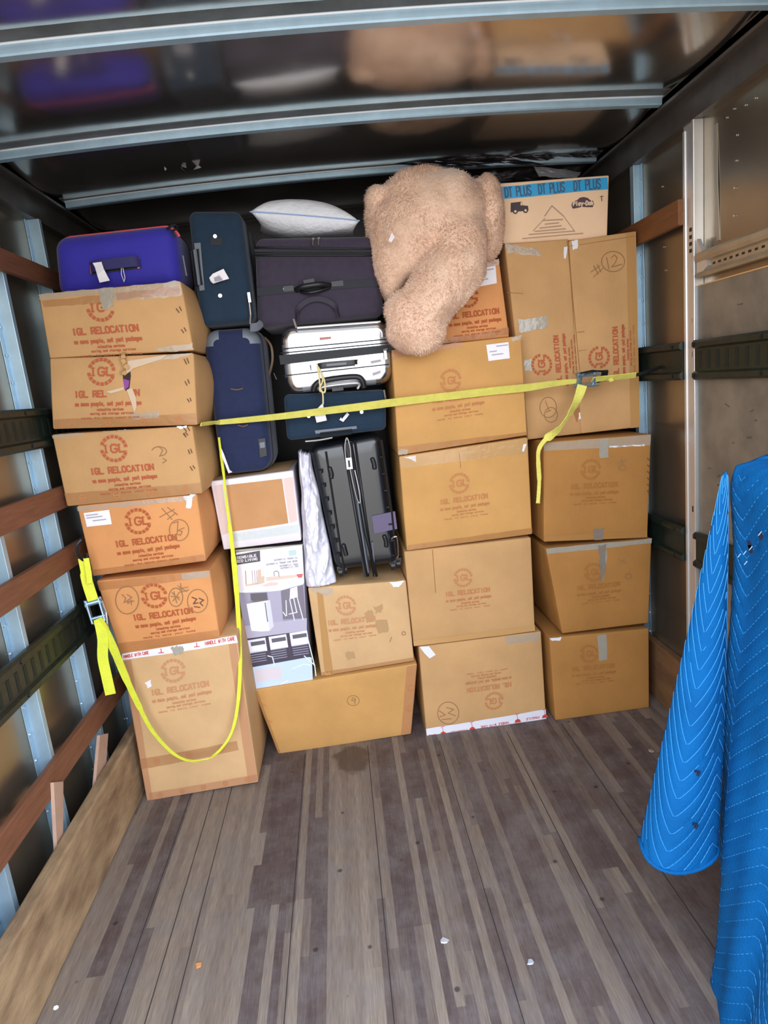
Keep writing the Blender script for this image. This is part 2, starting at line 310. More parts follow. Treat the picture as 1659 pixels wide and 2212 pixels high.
# ------------------------------------------------------------------ cartons
class Carton:
    def __init__(s, px=None, y=2.45, depth=0.42, m=None, label='', world=None, bulge=(0.006, 0.01, 0.01, 0.006), dent=0.004, seed=1, ys=None, taper=0.0, name='cardboard_box', group=None, n=10, floor_z=None):
        if world: q = [Vector(p) for p in world]
        else:
            yy = ys or (y, y, y, y); q = [P(u, v, y=t) for (u, v), t in zip(px, yy)]
        if floor_z is not None: q[2].z = q[3].z = floor_z
        yb = max(p.y for p in q) + depth
        bk = [Vector((p.x, yb, p.z)) for p in q]
        s.q = q; s.front = Face(q, bulge[0], dent, seed)
        faces = [s.front, Face([bk[0], q[0], q[3], bk[3]], bulge[1], dent, seed+11), Face([q[1], bk[1], bk[2], q[2]], bulge[2], dent, seed+12),
                 Face([bk[0], bk[1], q[1], q[0]], bulge[3], dent*0.5, seed+13), Face([q[3], q[2], bk[2], bk[3]], 0, 0, seed), Face([bk[1], bk[0], bk[3], bk[2]], 0, 0, seed)]
        s.faces = faces
        zmin = min(p.z for p in q+bk)
        s.root = thing(name, label, 'box', ((q[2].x+q[3].x)/2, (q[3].y+yb)/2, zmin), group)
        v = []; f = []
        for fc in faces:
            b0 = len(v)
            for j in range(n+1):
                for i in range(n+1): v.append(fc.F(i/n, j/n))
            for j in range(n):
                for i in range(n):
                    k = b0+j*(n+1)+i; f.append((k, k+n+1, k+n+2, k+1))
        o = build('carton_body', v, f, m or M_TAN, s.root)
        bm = bmesh.new(); bm.from_mesh(o.data); bmesh.ops.remove_doubles(bm, verts=bm.verts, dist=1e-5)
        bmesh.ops.recalc_face_normals(bm, faces=bm.faces); bm.to_mesh(o.data); bm.free()
        bevel(o, 0.005, 3, 40); s.body = o; s.rnd = random.Random(seed)
        o.data.polygons.foreach_set('use_smooth', [True]*len(o.data.polygons))
    def seam(s, px, w=0.003, m=None):
        mb = MB(); s.front.stroke(mb, s.front.px(px), w, 0.0012); mb.build('flap_crease', m or mat('crease_brown', (150, 104, 60), 0.8), s.root)
    def tape(s, px, m=TAPE_BR, nx=10, ny=2, ragged=0.001, off=0.001, name='packing_tape', marks=0, face=None):
        fc = face or s.front; mb = MB(); q = [(min(1, max(0, a)), min(1, max(0, b_))) for a, b_ in fc.px(px)]
        fc.patch(mb, q, off, nx, ny, 0, ragged, s.rnd)
        t = mb.build(name, m, s.root)
        if marks:
            for i in range(marks):
                mk = MB()
                x = (i+0.5)/marks
                a = q[0][0]*(1-x)+q[1][0]*x; a2 = q[3][0]*(1-x)+q[2][0]*x; b = q[0][1]*(1-x)+q[1][1]*x; b2 = q[3][1]*(1-x)+q[2][1]*x
                ca, cb = (a+a2)/2, (b+b2)/2; r = 0.26*min(math.hypot((a2-a)*fc.W, (b2-b)*fc.H), 0.06)
                ring = [(ca+math.cos(k*math.pi/6)*r/fc.W, cb+math.sin(k*math.pi/6)*r/fc.H) for k in range(13)]
                fc.stroke(mk, ring, r*0.4, off+0.0006); fc.stroke(mk, [(ca-r*.6/fc.W, cb), (ca+r*.6/fc.W, cb)], r*0.5, off+0.0006)
                mk.build('tape_mark', INK_F, t)
        return t
    def stamp(s, cu, cv, r=0.047, rot=0, ink=INK, logo=True, lettering=True, cut=None, cuttext=None, shift=0.012):
        """ring logo with IGL, then the company name and smaller lines below it"""
        fc = s.front; a0, b0 = fc.st(cu, cv); X, Y = a0*fc.W, b0*fc.H
        ca, sa = math.cos(rot), math.sin(rot)
        T = lambda x, y: ((X + x*ca - y*sa)/fc.W, (Y + x*sa + y*ca)/fc.H)
        if logo:
            mb = MB()
            for k in range(18):
                t0 = 2*math.pi*(k+0.06)/18; t1 = 2*math.pi*(k+0.84)/18
                if abs(math.sin((t0+t1)/2)) < 0.16: continue
                if cut and cut((t0+t1)/2): continue
                pp = [(t0+(t1-t0)*j/3) for j in range(4)]
                fc.poly(mb, [T(r*math.cos(t), r*math.sin(t)) for t in pp] + [T(r*.76*math.cos(t), r*.76*math.sin(t)) for t in pp[::-1]], 0.0016)
            lx, ly = -0.8*r, 0.27*r
            text(fc, mb, 'IGL' if cut is None or cut != CUT_TOP else 'IG', X+lx*ca-ly*sa, Y+lx*sa+ly*ca, 0.56*r, rot, length=1.62*r if cut != CUT_TOP else 1.05*r, w=0.13*r, serif=True)
            mb.build('printed_logo', ink, s.root)
        if lettering:
            mb = MB()
            def line(t, x, y, h, L, sf=False, w=None):
                if cuttext: t = cuttext(t)
                x += shift
                text(fc, mb, t, X+x*ca-y*sa, Y+x*sa+y*ca, h, rot, length=L, w=w or h*0.27, serif=sf)
            line('IGL RELOCATION', -2.25*r, 1.78*r, 0.42*r, 4.6*r, True)
            line('we move people, not just packages', -2.25*r, 2.42*r, 0.27*r, 4.75*r, w=0.075*r)
            line('relocation services', -0.7*r, 2.80*r, 0.18*r, 1.9*r, w=0.05*r)
            line('moving and storage services', -1.2*r, 3.08*r, 0.16*r, 3.1*r, w=0.045*r)
            line('made to move your home', -1.9*r, 3.38*r, 0.14*r, 4.2*r, w=0.035*r)
            mb.build('printed_text', ink, s.root)
    def label(s, px, lines=((0.08, .2, .45), (0.08, .38, .6), (0.3, .62, .5)), square=True):
        fc = s.front; q = fc.px(px); mb = MB(); fc.patch(mb, q, 0.0022, 4, 3); lb = mb.build('shipping_label', PAPER, s.root)
        k = MB()
        B = lambda x, y: tuple(sum(w*p[i] for w, p in zip(((1-x)*(1-y), x*(1-y), x*y, (1-x)*y), q)) for i in (0, 1))
        for x0, y0, L in lines: fc.stroke(k, [B(x0, y0), B(x0+L, y0)], 0.004, 0.003)
        k.build('label_print', GREYPRINT, lb)
    def pen(s, lines, w=0.003, m=PENCIL, name='handwritten_mark'):
        if name == 'staple_mark':
            for L in lines: mb = MB(); s.front.stroke(mb, s.front.px(L), w, 0.0018); mb.build(name, m, s.root)
            return
        mb = MB()
        for L in lines: s.front.stroke(mb, s.front.px(L), w, 0.0018)
        mb.build(name, m, s.root)
def CUT_TOP(t): return math.sin(t) < 0.05
def circ(u, v, ru, rv=None, n=20, a0=0, a1=2*math.pi):
    rv = rv or ru
    return [(u+ru*math.cos(a0+(a1-a0)*k/n), v+rv*math.sin(a0+(a1-a0)*k/n)) for k in range(n+1)]
# ------------------------------------------------------------------ the truck body
XL, XR, YB = -1.065, 1.298, 3.45          # wall skins and bulkhead
XLP, XRP = -1.02, 1.27                    # inner faces of the posts
XLS, XRS = -0.998, 1.248                 # inner faces of slats
def struct(o, label, cat): return tag(o, label, cat, kind='structure')
def arch(x): return 2.352 + 0.030*(1 - ((x-0.13)/1.17)**2)

# floor of laminated hardwood strips, one face per strip piece, each with its own wood tone
rf = random.Random(5)
fv, ff, tones = [], [], []
DARKS = [(-.425,-.305,1.83,2.6),(-.437,-.30,1.655,1.83),(-.43,-.375,1.2,1.655),(-.335,-.312,1.0,1.655),(-.275,-.243,1.66,2.6),(-.252,-.203,1.46,2.02),(-.272,-.215,.9,1.46),
         (-.035,-.015,1.55,2.6),(0,.062,1.5,2.6),(.03,.055,.9,1.5),(.105,.13,1.2,1.95),(-.86,-.82,1.5,2.6),(-.79,-.745,1.0,2.5),(.12,.18,2.05,2.6),(.62,.68,1.6,2.6),(.86,.94,1.5,2.6)]
LIGHTS = [(-.30,-.277,1.66,2.6),(-.20,-.04,.5,2.25),(-.70,-.44,.6,2.4),(.064,.09,1.2,2.5),(.215,.235,1.0,2.4)]
wst = 0.0245; x = -1.08
while x < 1.32:
    y = REAR_Y - rf.uniform(0, .6); xm = x + wst/2
    while y < YB:
        L = rf.uniform(.35, 1.1); y2 = y + L; segs = [(max(y, REAR_Y), min(y2, YB))]
        cuts = sorted({c for d in DARKS+LIGHTS if d[0] <= xm <= d[1] for c in (d[2], d[3]) if y < c < y2})
        ys = [segs[0][0]] + [c for c in cuts if c > segs[0][0]] + [segs[0][1]]
        base = rf.choice((.62,.7,.55,.66,.45,.3)) if xm < .1 else rf.choice((.6,.5,.25,.2,.42,.12,.3))
        base += rf.uniform(-.05, .05)
        for a, b in zip(ys, ys[1:]):
            if b <= a: continue
            ym = (a+b)/2; t = base
            for d in LIGHTS:
                if d[0] <= xm <= d[1] and d[2] <= ym <= d[3]: t = .66 + rf.uniform(-.10, .10)
            for d in DARKS:
                if d[0] <= xm <= d[1] and d[2] <= ym <= d[3]: t = .12 + rf.uniform(-.08, .08)
            n = len(fv); fv += [(x, a, 0), (x+wst, a, 0), (x+wst, b, 0), (x, b, 0)]; ff.append((n, n+1, n+2, n+3)); tones.append(t)
        y = y2
    x += wst
fm = bpy.data.materials.new('hardwood_floor'); fm.use_nodes = True
nt = fm.node_tree; b = nt.nodes['Principled BSDF']; b.inputs['Roughness'].default_value = 0.62; b.inputs['Specular IOR Level'].default_value = 0.35
at = nt.nodes.new('ShaderNodeAttribute'); at.attribute_name = 'plank_tone'
tc = nt.nodes.new('ShaderNodeTexCoord'); mp = nt.nodes.new('ShaderNodeMapping'); mp.inputs['Scale'].default_value = (26, 2.2, 1)
n1 = nt.nodes.new('ShaderNodeTexNoise'); n1.inputs['Scale'].default_value = 2.2; n1.inputs['Detail'].default_value = 7; n1.inputs['Roughness'].default_value = .65
n2 = nt.nodes.new('ShaderNodeTexNoise'); n2.inputs['Scale'].default_value = 7; n2.inputs['Detail'].default_value = 8; n2.inputs['Roughness'].default_value = .72
n3 = nt.nodes.new('ShaderNodeTexVoronoi'); n3.inputs['Scale'].default_value = 8.5
cr = nt.nodes.new('ShaderNodeValToRGB'); el = cr.color_ramp.elements
el[0].position = 0.05; el[0].color = (*lin((82, 67, 64)), 1); el[1].position = 0.95; el[1].color = (*lin((152, 136, 118)), 1)
q = el.new(.35); q.color = (*lin((98, 83, 76)), 1); q = el.new(.62); q.color = (*lin((126, 110, 96)), 1)
ad = nt.nodes.new('ShaderNodeMath'); ad.operation = 'MULTIPLY_ADD'; ad.inputs[1].default_value = .52
sb = nt.nodes.new('ShaderNodeMath'); sb.operation = 'SUBTRACT'; sb.inputs[1].default_value = .26
nt.links.new(tc.outputs['Object'], mp.inputs[0]); nt.links.new(mp.outputs[0], n1.inputs['Vector']); nt.links.new(tc.outputs['Object'], n2.inputs['Vector'])
nt.links.new(n1.outputs['Fac'], ad.inputs[0]); nt.links.new(at.outputs['Fac'], sb.inputs[0]); nt.links.new(sb.outputs[0], ad.inputs[2]); nt.links.new(ad.outputs[0], cr.inputs[0])
gr = nt.nodes.new('ShaderNodeMix'); gr.data_type = 'RGBA'; gr.inputs[7].default_value = (*lin((122, 114, 110)), 1)
rr = nt.nodes.new('ShaderNodeMapRange'); rr.inputs[1].default_value = .42; rr.inputs[2].default_value = .7; rr.inputs[3].default_value = 0; rr.inputs[4].default_value = .6
nt.links.new(n2.outputs['Fac'], rr.inputs[0]); nt.links.new(rr.outputs[0], gr.inputs[0]); nt.links.new(cr.outputs[0], gr.inputs[6])
# nail and knot holes
nt.links.new(tc.outputs['Object'], n3.inputs['Vector'])
hr = nt.nodes.new('ShaderNodeMapRange'); hr.inputs[1].default_value = .05; hr.inputs[2].default_value = .08; hr.inputs[3].default_value = .8; hr.inputs[4].default_value = 0
hm = nt.nodes.new('ShaderNodeMix'); hm.data_type = 'RGBA'; hm.inputs[7].default_value = (*lin((52, 44, 42)), 1)
nt.links.new(n3.outputs['Distance'], hr.inputs[0]); nt.links.new(hr.outputs[0], hm.inputs[0]); nt.links.new(gr.outputs[2], hm.inputs[6]); nt.links.new(hm.outputs[2], b.inputs['Base Color'])
# fine grain, and the dark water stain before the lowest wide box
mp4 = nt.nodes.new('ShaderNodeMapping'); mp4.inputs['Scale'].default_value = (150, 9, 1); n4 = nt.nodes.new('ShaderNodeTexNoise'); n4.inputs['Scale'].default_value = 2; n4.inputs['Detail'].default_value = 5
mr4 = nt.nodes.new('ShaderNodeMapRange'); mr4.inputs[1].default_value = .3; mr4.inputs[2].default_value = .7; mr4.inputs[3].default_value = .78; mr4.inputs[4].default_value = 1.16
vm4 = nt.nodes.new('ShaderNodeVectorMath'); vm4.operation = 'SCALE'
nt.links.new(tc.outputs['Object'], mp4.inputs[0]); nt.links.new(mp4.outputs[0], n4.inputs['Vector']); nt.links.new(n4.outputs['Fac'], mr4.inputs[0])
nt.links.new(hm.outputs[2], vm4.inputs[0]); nt.links.new(mr4.outputs[0], vm4.inputs['Scale'])
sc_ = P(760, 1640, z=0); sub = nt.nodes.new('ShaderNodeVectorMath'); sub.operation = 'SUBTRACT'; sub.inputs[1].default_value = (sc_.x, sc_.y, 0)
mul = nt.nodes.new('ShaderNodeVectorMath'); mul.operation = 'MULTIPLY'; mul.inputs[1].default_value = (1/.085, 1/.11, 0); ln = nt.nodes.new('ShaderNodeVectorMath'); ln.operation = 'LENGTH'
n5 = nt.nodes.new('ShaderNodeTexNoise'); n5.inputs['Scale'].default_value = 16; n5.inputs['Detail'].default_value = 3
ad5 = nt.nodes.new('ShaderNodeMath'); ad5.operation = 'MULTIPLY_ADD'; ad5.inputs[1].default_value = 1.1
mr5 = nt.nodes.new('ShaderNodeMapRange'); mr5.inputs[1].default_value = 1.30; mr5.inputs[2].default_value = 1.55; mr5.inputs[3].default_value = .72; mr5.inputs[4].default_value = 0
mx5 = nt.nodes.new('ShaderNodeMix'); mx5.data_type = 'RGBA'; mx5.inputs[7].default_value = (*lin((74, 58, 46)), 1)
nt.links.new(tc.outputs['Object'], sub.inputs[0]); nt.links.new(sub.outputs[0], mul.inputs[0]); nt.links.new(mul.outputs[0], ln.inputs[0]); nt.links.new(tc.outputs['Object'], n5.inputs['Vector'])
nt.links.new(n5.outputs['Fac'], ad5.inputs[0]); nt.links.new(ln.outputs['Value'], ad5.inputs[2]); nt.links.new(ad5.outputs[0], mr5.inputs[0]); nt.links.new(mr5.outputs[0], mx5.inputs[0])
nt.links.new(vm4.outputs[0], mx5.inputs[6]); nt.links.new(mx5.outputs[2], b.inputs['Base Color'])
bp = nt.nodes.new('ShaderNodeBump'); bp.inputs['Strength'].default_value = .25; bp.inputs['Distance'].default_value = .004
nt.links.new(n1.outputs['Fac'], bp.inputs['Height']); nt.links.new(bp.outputs[0], b.inputs['Normal'])
fo = build('floor', fv, ff, fm, loc=(0, 0, 0))
ca = fo.data.attributes.new('plank_tone', 'FLOAT', 'FACE'); ca.data.foreach_set('value', tones)
struct(fo, 'worn grey brown laminated hardwood strip floor of the truck', 'floor')
# floor has thickness and dark seams between boards
mb = MB(); mb.box((-1.08, REAR_Y, -.03), (1.33, YB, -.004)); struct(mb.build('trim_8', mat('dark_underfloor', (40, 34, 32))), 'dark sub-floor under the hardwood strips', 'floor')
# (the seams themselves are grooves: thin dark inlays between panels of strips)
mb = MB()
for xs, y0, y1 in ((-.655,.7,2.44),(-.585,.7,2.44),(-.745,.8,2.3),(-.302,.6,2.44),(-.034,.6,2.44),(.27,.6,2.4),(.56,.5,2.4),(.80,.6,2.4)):
    mb.box((xs-.0012, y0, 0.0), (xs+.0012, y1, .0008))
struct(mb.build('trim_9', mat('seam_dark', (48, 40, 38), .9)), 'dark seams between the floor boards', 'floor seam')
def skin(name, rgb, rough, metal, big, fine, dist=.05, scale=1.6, stretch=(1, 1, 1), var=.18):
    m = mat(name, rgb, rough, metal, var=var, vscale=2.5)
    nt = m.node_tree; b = nt.nodes['Principled BSDF']; tc = nt.nodes.new('ShaderNodeTexCoord')
    mp = nt.nodes.new('ShaderNodeMapping'); mp.inputs['Scale'].default_value = stretch
    na = nt.nodes.new('ShaderNodeTexNoise'); na.inputs['Scale'].default_value = scale; na.inputs['Detail'].default_value = 1.5
    nb = nt.nodes.new('ShaderNodeTexNoise'); nb.inputs['Scale'].default_value = 9; nb.inputs['Detail'].default_value = 3
    ba = nt.nodes.new('ShaderNodeBump'); ba.inputs['Strength'].default_value = big; ba.inputs['Distance'].default_value = dist
    bb = nt.nodes.new('ShaderNodeBump'); bb.inputs['Strength'].default_value = fine; bb.inputs['Distance'].default_value = .006
    nt.links.new(tc.outputs['Object'], mp.inputs[0]); nt.links.new(mp.outputs[0], na.inputs['Vector']); nt.links.new(tc.outputs['Object'], nb.inputs['Vector'])
    nt.links.new(na.outputs['Fac'], ba.inputs['Height']); nt.links.new(nb.outputs['Fac'], bb.inputs['Height'])
    nt.links.new(ba.outputs[0], bb.inputs['Normal']); nt.links.new(bb.outputs[0], b.inputs['Normal'])
    return m
M_CEIL = skin('glossy_dark_roof_skin', (204, 198, 192), .16, .95, .16, .05, .05, 1.3, (1.0, 1.8, 1))
M_WALL = skin('dull_aluminium_wall_skin', (158, 146, 128), .27, .85, .25, .12, .04, 1.8)
M_LINER = mat('grey_plywood_liner', (128, 116, 100), .5, spec=.5, var=.14, vscale=6, dark=(98, 90, 80), bump=.1, bscale=30)
M_RAIL = mat('dull_grey_roof_rail', (112, 108, 104), .42, metal=.7, var=.2, vscale=10)
M_REFLCOVER = mat('dull_grey_reflection_cover', (96, 100, 102), .6, metal=.3, var=.3, vscale=12)
M_BULK = mat('dark_bulkhead_skin', (58, 56, 56), .4, metal=.5, var=.3, vscale=5)
# ceiling
gv, gf = [], []; NX, NY = 24, 96
for j in range(NY+1):
    for i in range(NX+1):
        xx = XL + (XR-XL)*i/NX; yy = REAR_Y + (YB-REAR_Y)*j/NY
        gv.append((xx, yy, arch(xx)+.006-(.020 if yy < 2.29 else .034)*abs(math.sin((yy-1.732)/.56*math.pi))*min(1, max(0, (yy-.9)*3))))
for j in range(NY):
    for i in range(NX):
        k = j*(NX+1)+i; gf.append((k, k+NX+1, k+NX+2, k+1))
o = build('ceiling', gv, gf, M_CEIL, smooth=True, loc=(0, 0, 2.36)); sm = o.modifiers.new('thickness', 'SOLIDIFY'); sm.thickness = .02; sm.offset = -1
struct(o, 'dark glossy wavy metal roof skin reflecting the load', 'ceiling')
def slab(name, a, b, m, label, cat):
    mb = MB(); mb.box(a, b); return struct(mb.build(name, m), label, cat)
slab('wall_left', (XL-.02, REAR_Y, -.03), (XL, YB, 2.40), M_WALL, 'left truck wall of dull metal sheet behind the posts', 'wall')
slab('wall_right', (XR, REAR_Y, -.03), (XR+.02, YB, 2.40), M_WALL, 'right truck wall of dull brownish metal sheet', 'wall')
slab('wall_back', (XL-.02, YB, -.03), (XR+.02, YB+.02, 2.42), M_BULK, 'dark front bulkhead behind the load', 'wall')
# upper corner rails
for nm, xa, xb, w in (('trim_11', XL, XL+.06, 'left'), ('trim_12', XR, XR-.06, 'right')):
    mb = MB(); s = 1 if xb > xa else -1
    mb.box((xa, REAR_Y, 2.235), (xa+s*.035, YB, 2.40)); mb.box((xa, REAR_Y, 2.325), (xa+s*.075, YB, 2.345)); mb.box((xa+s*.068, REAR_Y, 2.315), (xa+s*.075, YB, 2.35))
    struct(mb.build(nm, M_RAIL), 'dull grey top rail where the %s wall meets the roof' % w, 'rail')
# roof bows: a lipped hat channel bowed with the roof
for i, yb in enumerate((1.715, 2.285, 2.83)):
    v, f = [], []
    prof = [(-.008, .006), (-.008, .000), (-.001, -.003), (0, -.024), (.003, -.028), (.027, -.028), (.030, -.024), (.030, -.003), (.038, 0), (.038, .006)]
    N = 24; n = len(prof)
    for k in range(N+1):
        xx = XL+.045 + (XR-.045-XL-.045)*k/N
        v += [(xx, yb+py, arch(xx)+pz) for py, pz in prof]
    for k in range(N):
        for j in range(n): f.append((k*n+j, (k+1)*n+j, (k+1)*n+(j+1)%n, k*n+(j+1)%n))
    f += [tuple(range(n-1, -1, -1)), tuple(N*n+j for j in range(n))]
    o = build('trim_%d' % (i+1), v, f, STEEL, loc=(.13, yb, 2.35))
    lp_ = MB(); lp_.tube([(XL+.045 + (XR-.09-XL)*k/N, yb-.003, arch(XL+.045 + (XR-.09-XL)*k/N)-.004) for k in range(N+1)], .0035, 6); lp_.build('lip_highlight', mat('lip_highlight_white', (228, 234, 240), .35, metal=.1), o, smooth=True)  # white tube paints the highlight along the bow's top lip
    fl = MB(); fw = (.060, .042, .040)[i]; fl.strap([(XL+.045 + (XR-.09-XL)*k/N, yb-fw/2-.004, arch(XL+.045 + (XR-.09-XL)*k/N)-.0005) for k in range(N+1)], (0, 1, 0), fw, .002); fl.build('reflection_cover', M_REFLCOVER, o)  # dull strip added to cover the bow's reflection in the roof
    struct(o, ('nearest bright metal roof bow crossing the top of the picture', 'second metal roof bow from the rear opening', 'farthest metal roof bow just above the luggage')[i], 'roof bow')
# wall posts
def post(name, x0, xp, y, w, label, ztop=2.235, holes=None):
    """hat post: flanges on the skin, web faces, inner face at xp"""
    s = 1 if xp > x0 else -1; mb = MB()
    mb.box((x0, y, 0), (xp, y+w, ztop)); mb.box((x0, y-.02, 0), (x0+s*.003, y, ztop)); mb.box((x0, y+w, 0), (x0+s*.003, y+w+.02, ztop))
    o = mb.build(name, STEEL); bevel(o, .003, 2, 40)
    # rivets down the flange
    r = MB()
    for k in range(24):
        z = .1 + k*.09
        if z > ztop-.03: break
        c = Vector((x0+s*.004, y-.010, z)); r.tube([c-Vector((.002*s, 0, 0)), c+Vector((.002*s, 0, 0))], .004, 6)
    rv = r.build('rivets', CHROME, o)
    return struct(o, label, 'post')
PL = [(.78, 'bare metal wall post on the left wall nearest the opening'), (1.13, 'second metal wall post from the opening on the left wall'), (1.475, 'metal wall post meeting the left kickboard at the bottom left corner'),
      (1.815, 'left wall metal post with a pale batten leaning at its foot'), (2.18, 'left wall metal post beside the purple suitcase and the stack of boxes'), (2.55, 'left wall metal post half hidden behind the purple suitcase')]
for k, (y, lb) in enumerate(PL): post('trim_%d' % (20+k), XL, XLP, y+.06, .022, lb)
post('trim_30', XR, XRP, 2.60, .03, 'bright metal post on the right wall beside the tall numbered box')
# the slotted double post on the right wall
mb = MB(); y0 = 2.165; y1 = 2.238
mb.box((XR, y0, 0), (XRP, y1, 2.235)); mb.box((XRP+.004, y0+.0, 0), (XRP-.008, y0+.012, 2.235)); mb.box((XRP+.004, y1-.014, 0), (XRP-.004, y1, 2.22))
o = mb.build('trim_31', STEEL_W); bevel(o, .002, 2, 40)
for v_ in (495, 511, 526, 541): 
    h = MB(); c = P(1494, v_, x=XRP-.001); h.box((XRP-.0015, c.y-.014, c.z-.006), (XRP+.001, c.y+.014, c.z+.006)); h.build('slot', BLACK, o)
for v_, hh in ((555, .008), (583, .006), (692, .008), (765, .010), (1100, .011)):
    h = MB(); c = P(1498, v_, x=XRP-.001); h.box((XRP-.0015, c.y-.008, c.z-hh), (XRP+.001, c.y+.008, c.z+hh)); h.build('slot', BLACK, o)
struct(o, 'wide slotted metal post on the right wall with bright edges', 'post')
# plywood liner of the right wall
zt = 1.712
mb = MB(); mb.box((XR, REAR_Y, .28), (XR-.022, y0-.008, zt)); o = mb.build('plywood_panel', M_LINER)
tag(o, 'grey plywood liner panel on the right wall above the blue blanket', 'panel')
mb = MB(); mb.box((XR, REAR_Y, zt), (XR-.024, y0-.008, zt+.004)); mb.build('top_edge', mat('raw_ply_edge', (206, 160, 104), .7), o, label='pale raw plywood edge')
r5 = random.Random(8)
for _ in range(26):
    y_, z_ = r5.uniform(1.5, 2.1), r5.uniform(.95, 1.66); L = r5.uniform(.006, .03); dz = r5.uniform(-.01, .01)
    mb = MB(); mb.strap([(XR-.0232, y_, z_), (XR-.0232, y_+L, z_+dz)], (0, 0, 1), r5.uniform(.002, .006), .0006); mb.build('scuff_mark', mat('scuff_grey', (84, 78, 72), .8), o)
# aluminium load rail above the liner
mb = MB(); za, zb = 1.738, 1.82
xs = XR-.004
prof = [(0, 0), (.03, 0), (.036, .008), (.030, .016), (.016, .020), (.016, .046), (.030, .050), (.036, .060), (.036, .074), (.026, .082), (0, .082)]
v, f = [], []; ya, yb2 = REAR_Y, y0-.012
for yy in (ya, yb2): v += [(xs-a_, yy, za+b_) for a_, b_ in prof]
n = len(prof)
for j in range(n): f.append((j, (j+1) % n, n+(j+1) % n, n+j))
f += [tuple(range(n)), tuple(range(2*n-1, n-1, -1))]
o = build('load_rail', v, f, mat('tan_aluminium_rail', (176, 158, 132), .38, metal=.45, var=.15, vscale=12))
tag(o, 'tan aluminium load rail with small slots along the upper right wall', 'rail')
for k in range(40):
    yy = y0-.06-k*.03; mb = MB()
    mb.box((xs-.0166, yy-.007, za+.030), (xs-.015, yy+.007, za+.037)); mb.build('slot', BLACK, o)
# bracket that joins it to the post
mb = MB(); mb.add([(XRP-.004, y0-.01, za), (XRP-.004, y0-.075, za+.03), (XRP-.004, y0-.012, za+.125), (XRP+.01, y0-.01, za), (XRP+.01, y0-.075, za+.03), (XRP+.01, y0-.012, za+.125)], [(0,1,2),(5,4,3),(0,3,4,1),(1,4,5,2),(2,5,3,0)])
tag(mb.build('rail_bracket', STEEL_W), 'small triangular metal bracket between slotted post and load rail', 'bracket')
# chrome dots standing in for light through wall holes, and screw heads
sr = thing('trim_13', 'bright dots for light holes and screw heads on the upper right wall', 'screw', (XR, 2.0, 2.0)); sr['kind'] = 'structure'
for u, v_ in ((1591,292),(1590,347),(1588,406),(1587,466),(1585,235),(1610,227),(1632,212),(1430,403),(1434,533),(1438,584),(1569,254)):
    mb = MB(); c = P(u, v_, x=XR-.001); mb.tube([c, c-Vector((.003, 0, 0))], .0035, 8); mb.build('bright_dot', CHROME, sr)
# a strip imitating the soft reflection along a bend of the upper right wall
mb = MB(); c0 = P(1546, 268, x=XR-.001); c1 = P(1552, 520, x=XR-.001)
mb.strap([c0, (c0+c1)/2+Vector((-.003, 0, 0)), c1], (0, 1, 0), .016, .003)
struct(mb.build('trim_14', mat('wall_reflection_strip', (170, 164, 150), .45, metal=.6)), 'thin pale strip imitating a soft reflection on the upper right wall', 'reflection strip')

# cargo tracks (E-track) and wooden rails
def track(name, x, s, ya, yb, zc, label, h=.135, slots=True, group=None):
    prof = [(0, -.5), (.012, -.5), (.020, -.44), (.020, -.33), (.008, -.28), (.008, .28), (.020, .33), (.020, .44), (.012, .5), (0, .5)]
    v, f = [], []; n = len(prof)
    for yy in (ya, yb): v += [(x+s*a_, yy, zc+b_*h) for a_, b_ in prof]
    for j in range(n): f.append((j, (j+1) % n, n+(j+1) % n, n+j))
    f += [tuple(range(n)), tuple(range(2*n-1, n-1, -1))]
    o = build(name, v, f, GREEN); bm = bmesh.new(); bm.from_mesh(o.data); bmesh.ops.recalc_face_normals(bm, faces=bm.faces); bm.to_mesh(o.data); bm.free()
    tag(o, label, 'track', group)
    if slots:
        yy = ya+.03
        while yy < yb-.03:
            mb = MB(); mb.box((x+s*.0082, yy-.008, zc-.22*h), (x+s*.0092, yy+.008, zc+.22*h)); yy += .05
            mb.build('slot', GREEN_S, o)
    yy = ya+.05
    while yy < yb:
        for z_ in (zc-.39*h, zc+.39*h):
            b2 = MB(); b2.tube([(x+s*.019, yy, z_), (x+s*.023, yy, z_)], .007, 6); b2.build('bolt', DARKMETAL, o)
        yy += .35
    return o
zc = lambda u, v, x: P(u, v, x=x).z
track('cargo_track', XLP, 1, REAR_Y, 3.0, zc(50, 930, -1.0), 'dark green slotted cargo track on the left wall, upper one level with torn box')
track('cargo_track', XLP, 1, REAR_Y, 3.0, zc(92, 1380, -1.0)-.066, 'dark green slotted cargo track on the left wall, lower one by the yellow ratchet')
track('cargo_track', XRP, -1, REAR_Y, y0-.004, zc(1600, 770, XRS), 'dark green cargo track with large slots on the right wall above the blanket')
track('cargo_track', XRP, -1, y1+.004, 3.2, zc(1440, 783, XRS), 'short dark green cargo track on the right wall where the yellow strap ends', slots=False)
track('cargo_track', XRP, -1, REAR_Y, y0-.004, .78, 'dark green cargo track low on the right wall behind the blanket', slots=False)
track('cargo_track', XRP, -1, y1+.004, 3.2, zc(1445, 1163, XRS)-.005, 'dim dark green cargo track low on the right wall beside the right stack', slots=False)
def slat(x, s, ya, yb, ztop, label, h=.075, m=WOODRED, drop=0):
    mb = MB(); mb.box((x, ya, ztop-h), (x+s*.022, yb, ztop)); o = mb.build('wooden_rail', m); bevel(o, .003, 2)
    return tag(o, label, 'rail')
slat(XLP, 1, REAR_Y, 2.9, zc(60, 559, XLS), 'dark reddish wooden rail on the left wall, the one above the upper green track', .07)
slat(XLP, 1, REAR_Y, 2.9, zc(66, 1075, XLS), 'reddish wooden rail on the left wall just below the upper green track', .078)
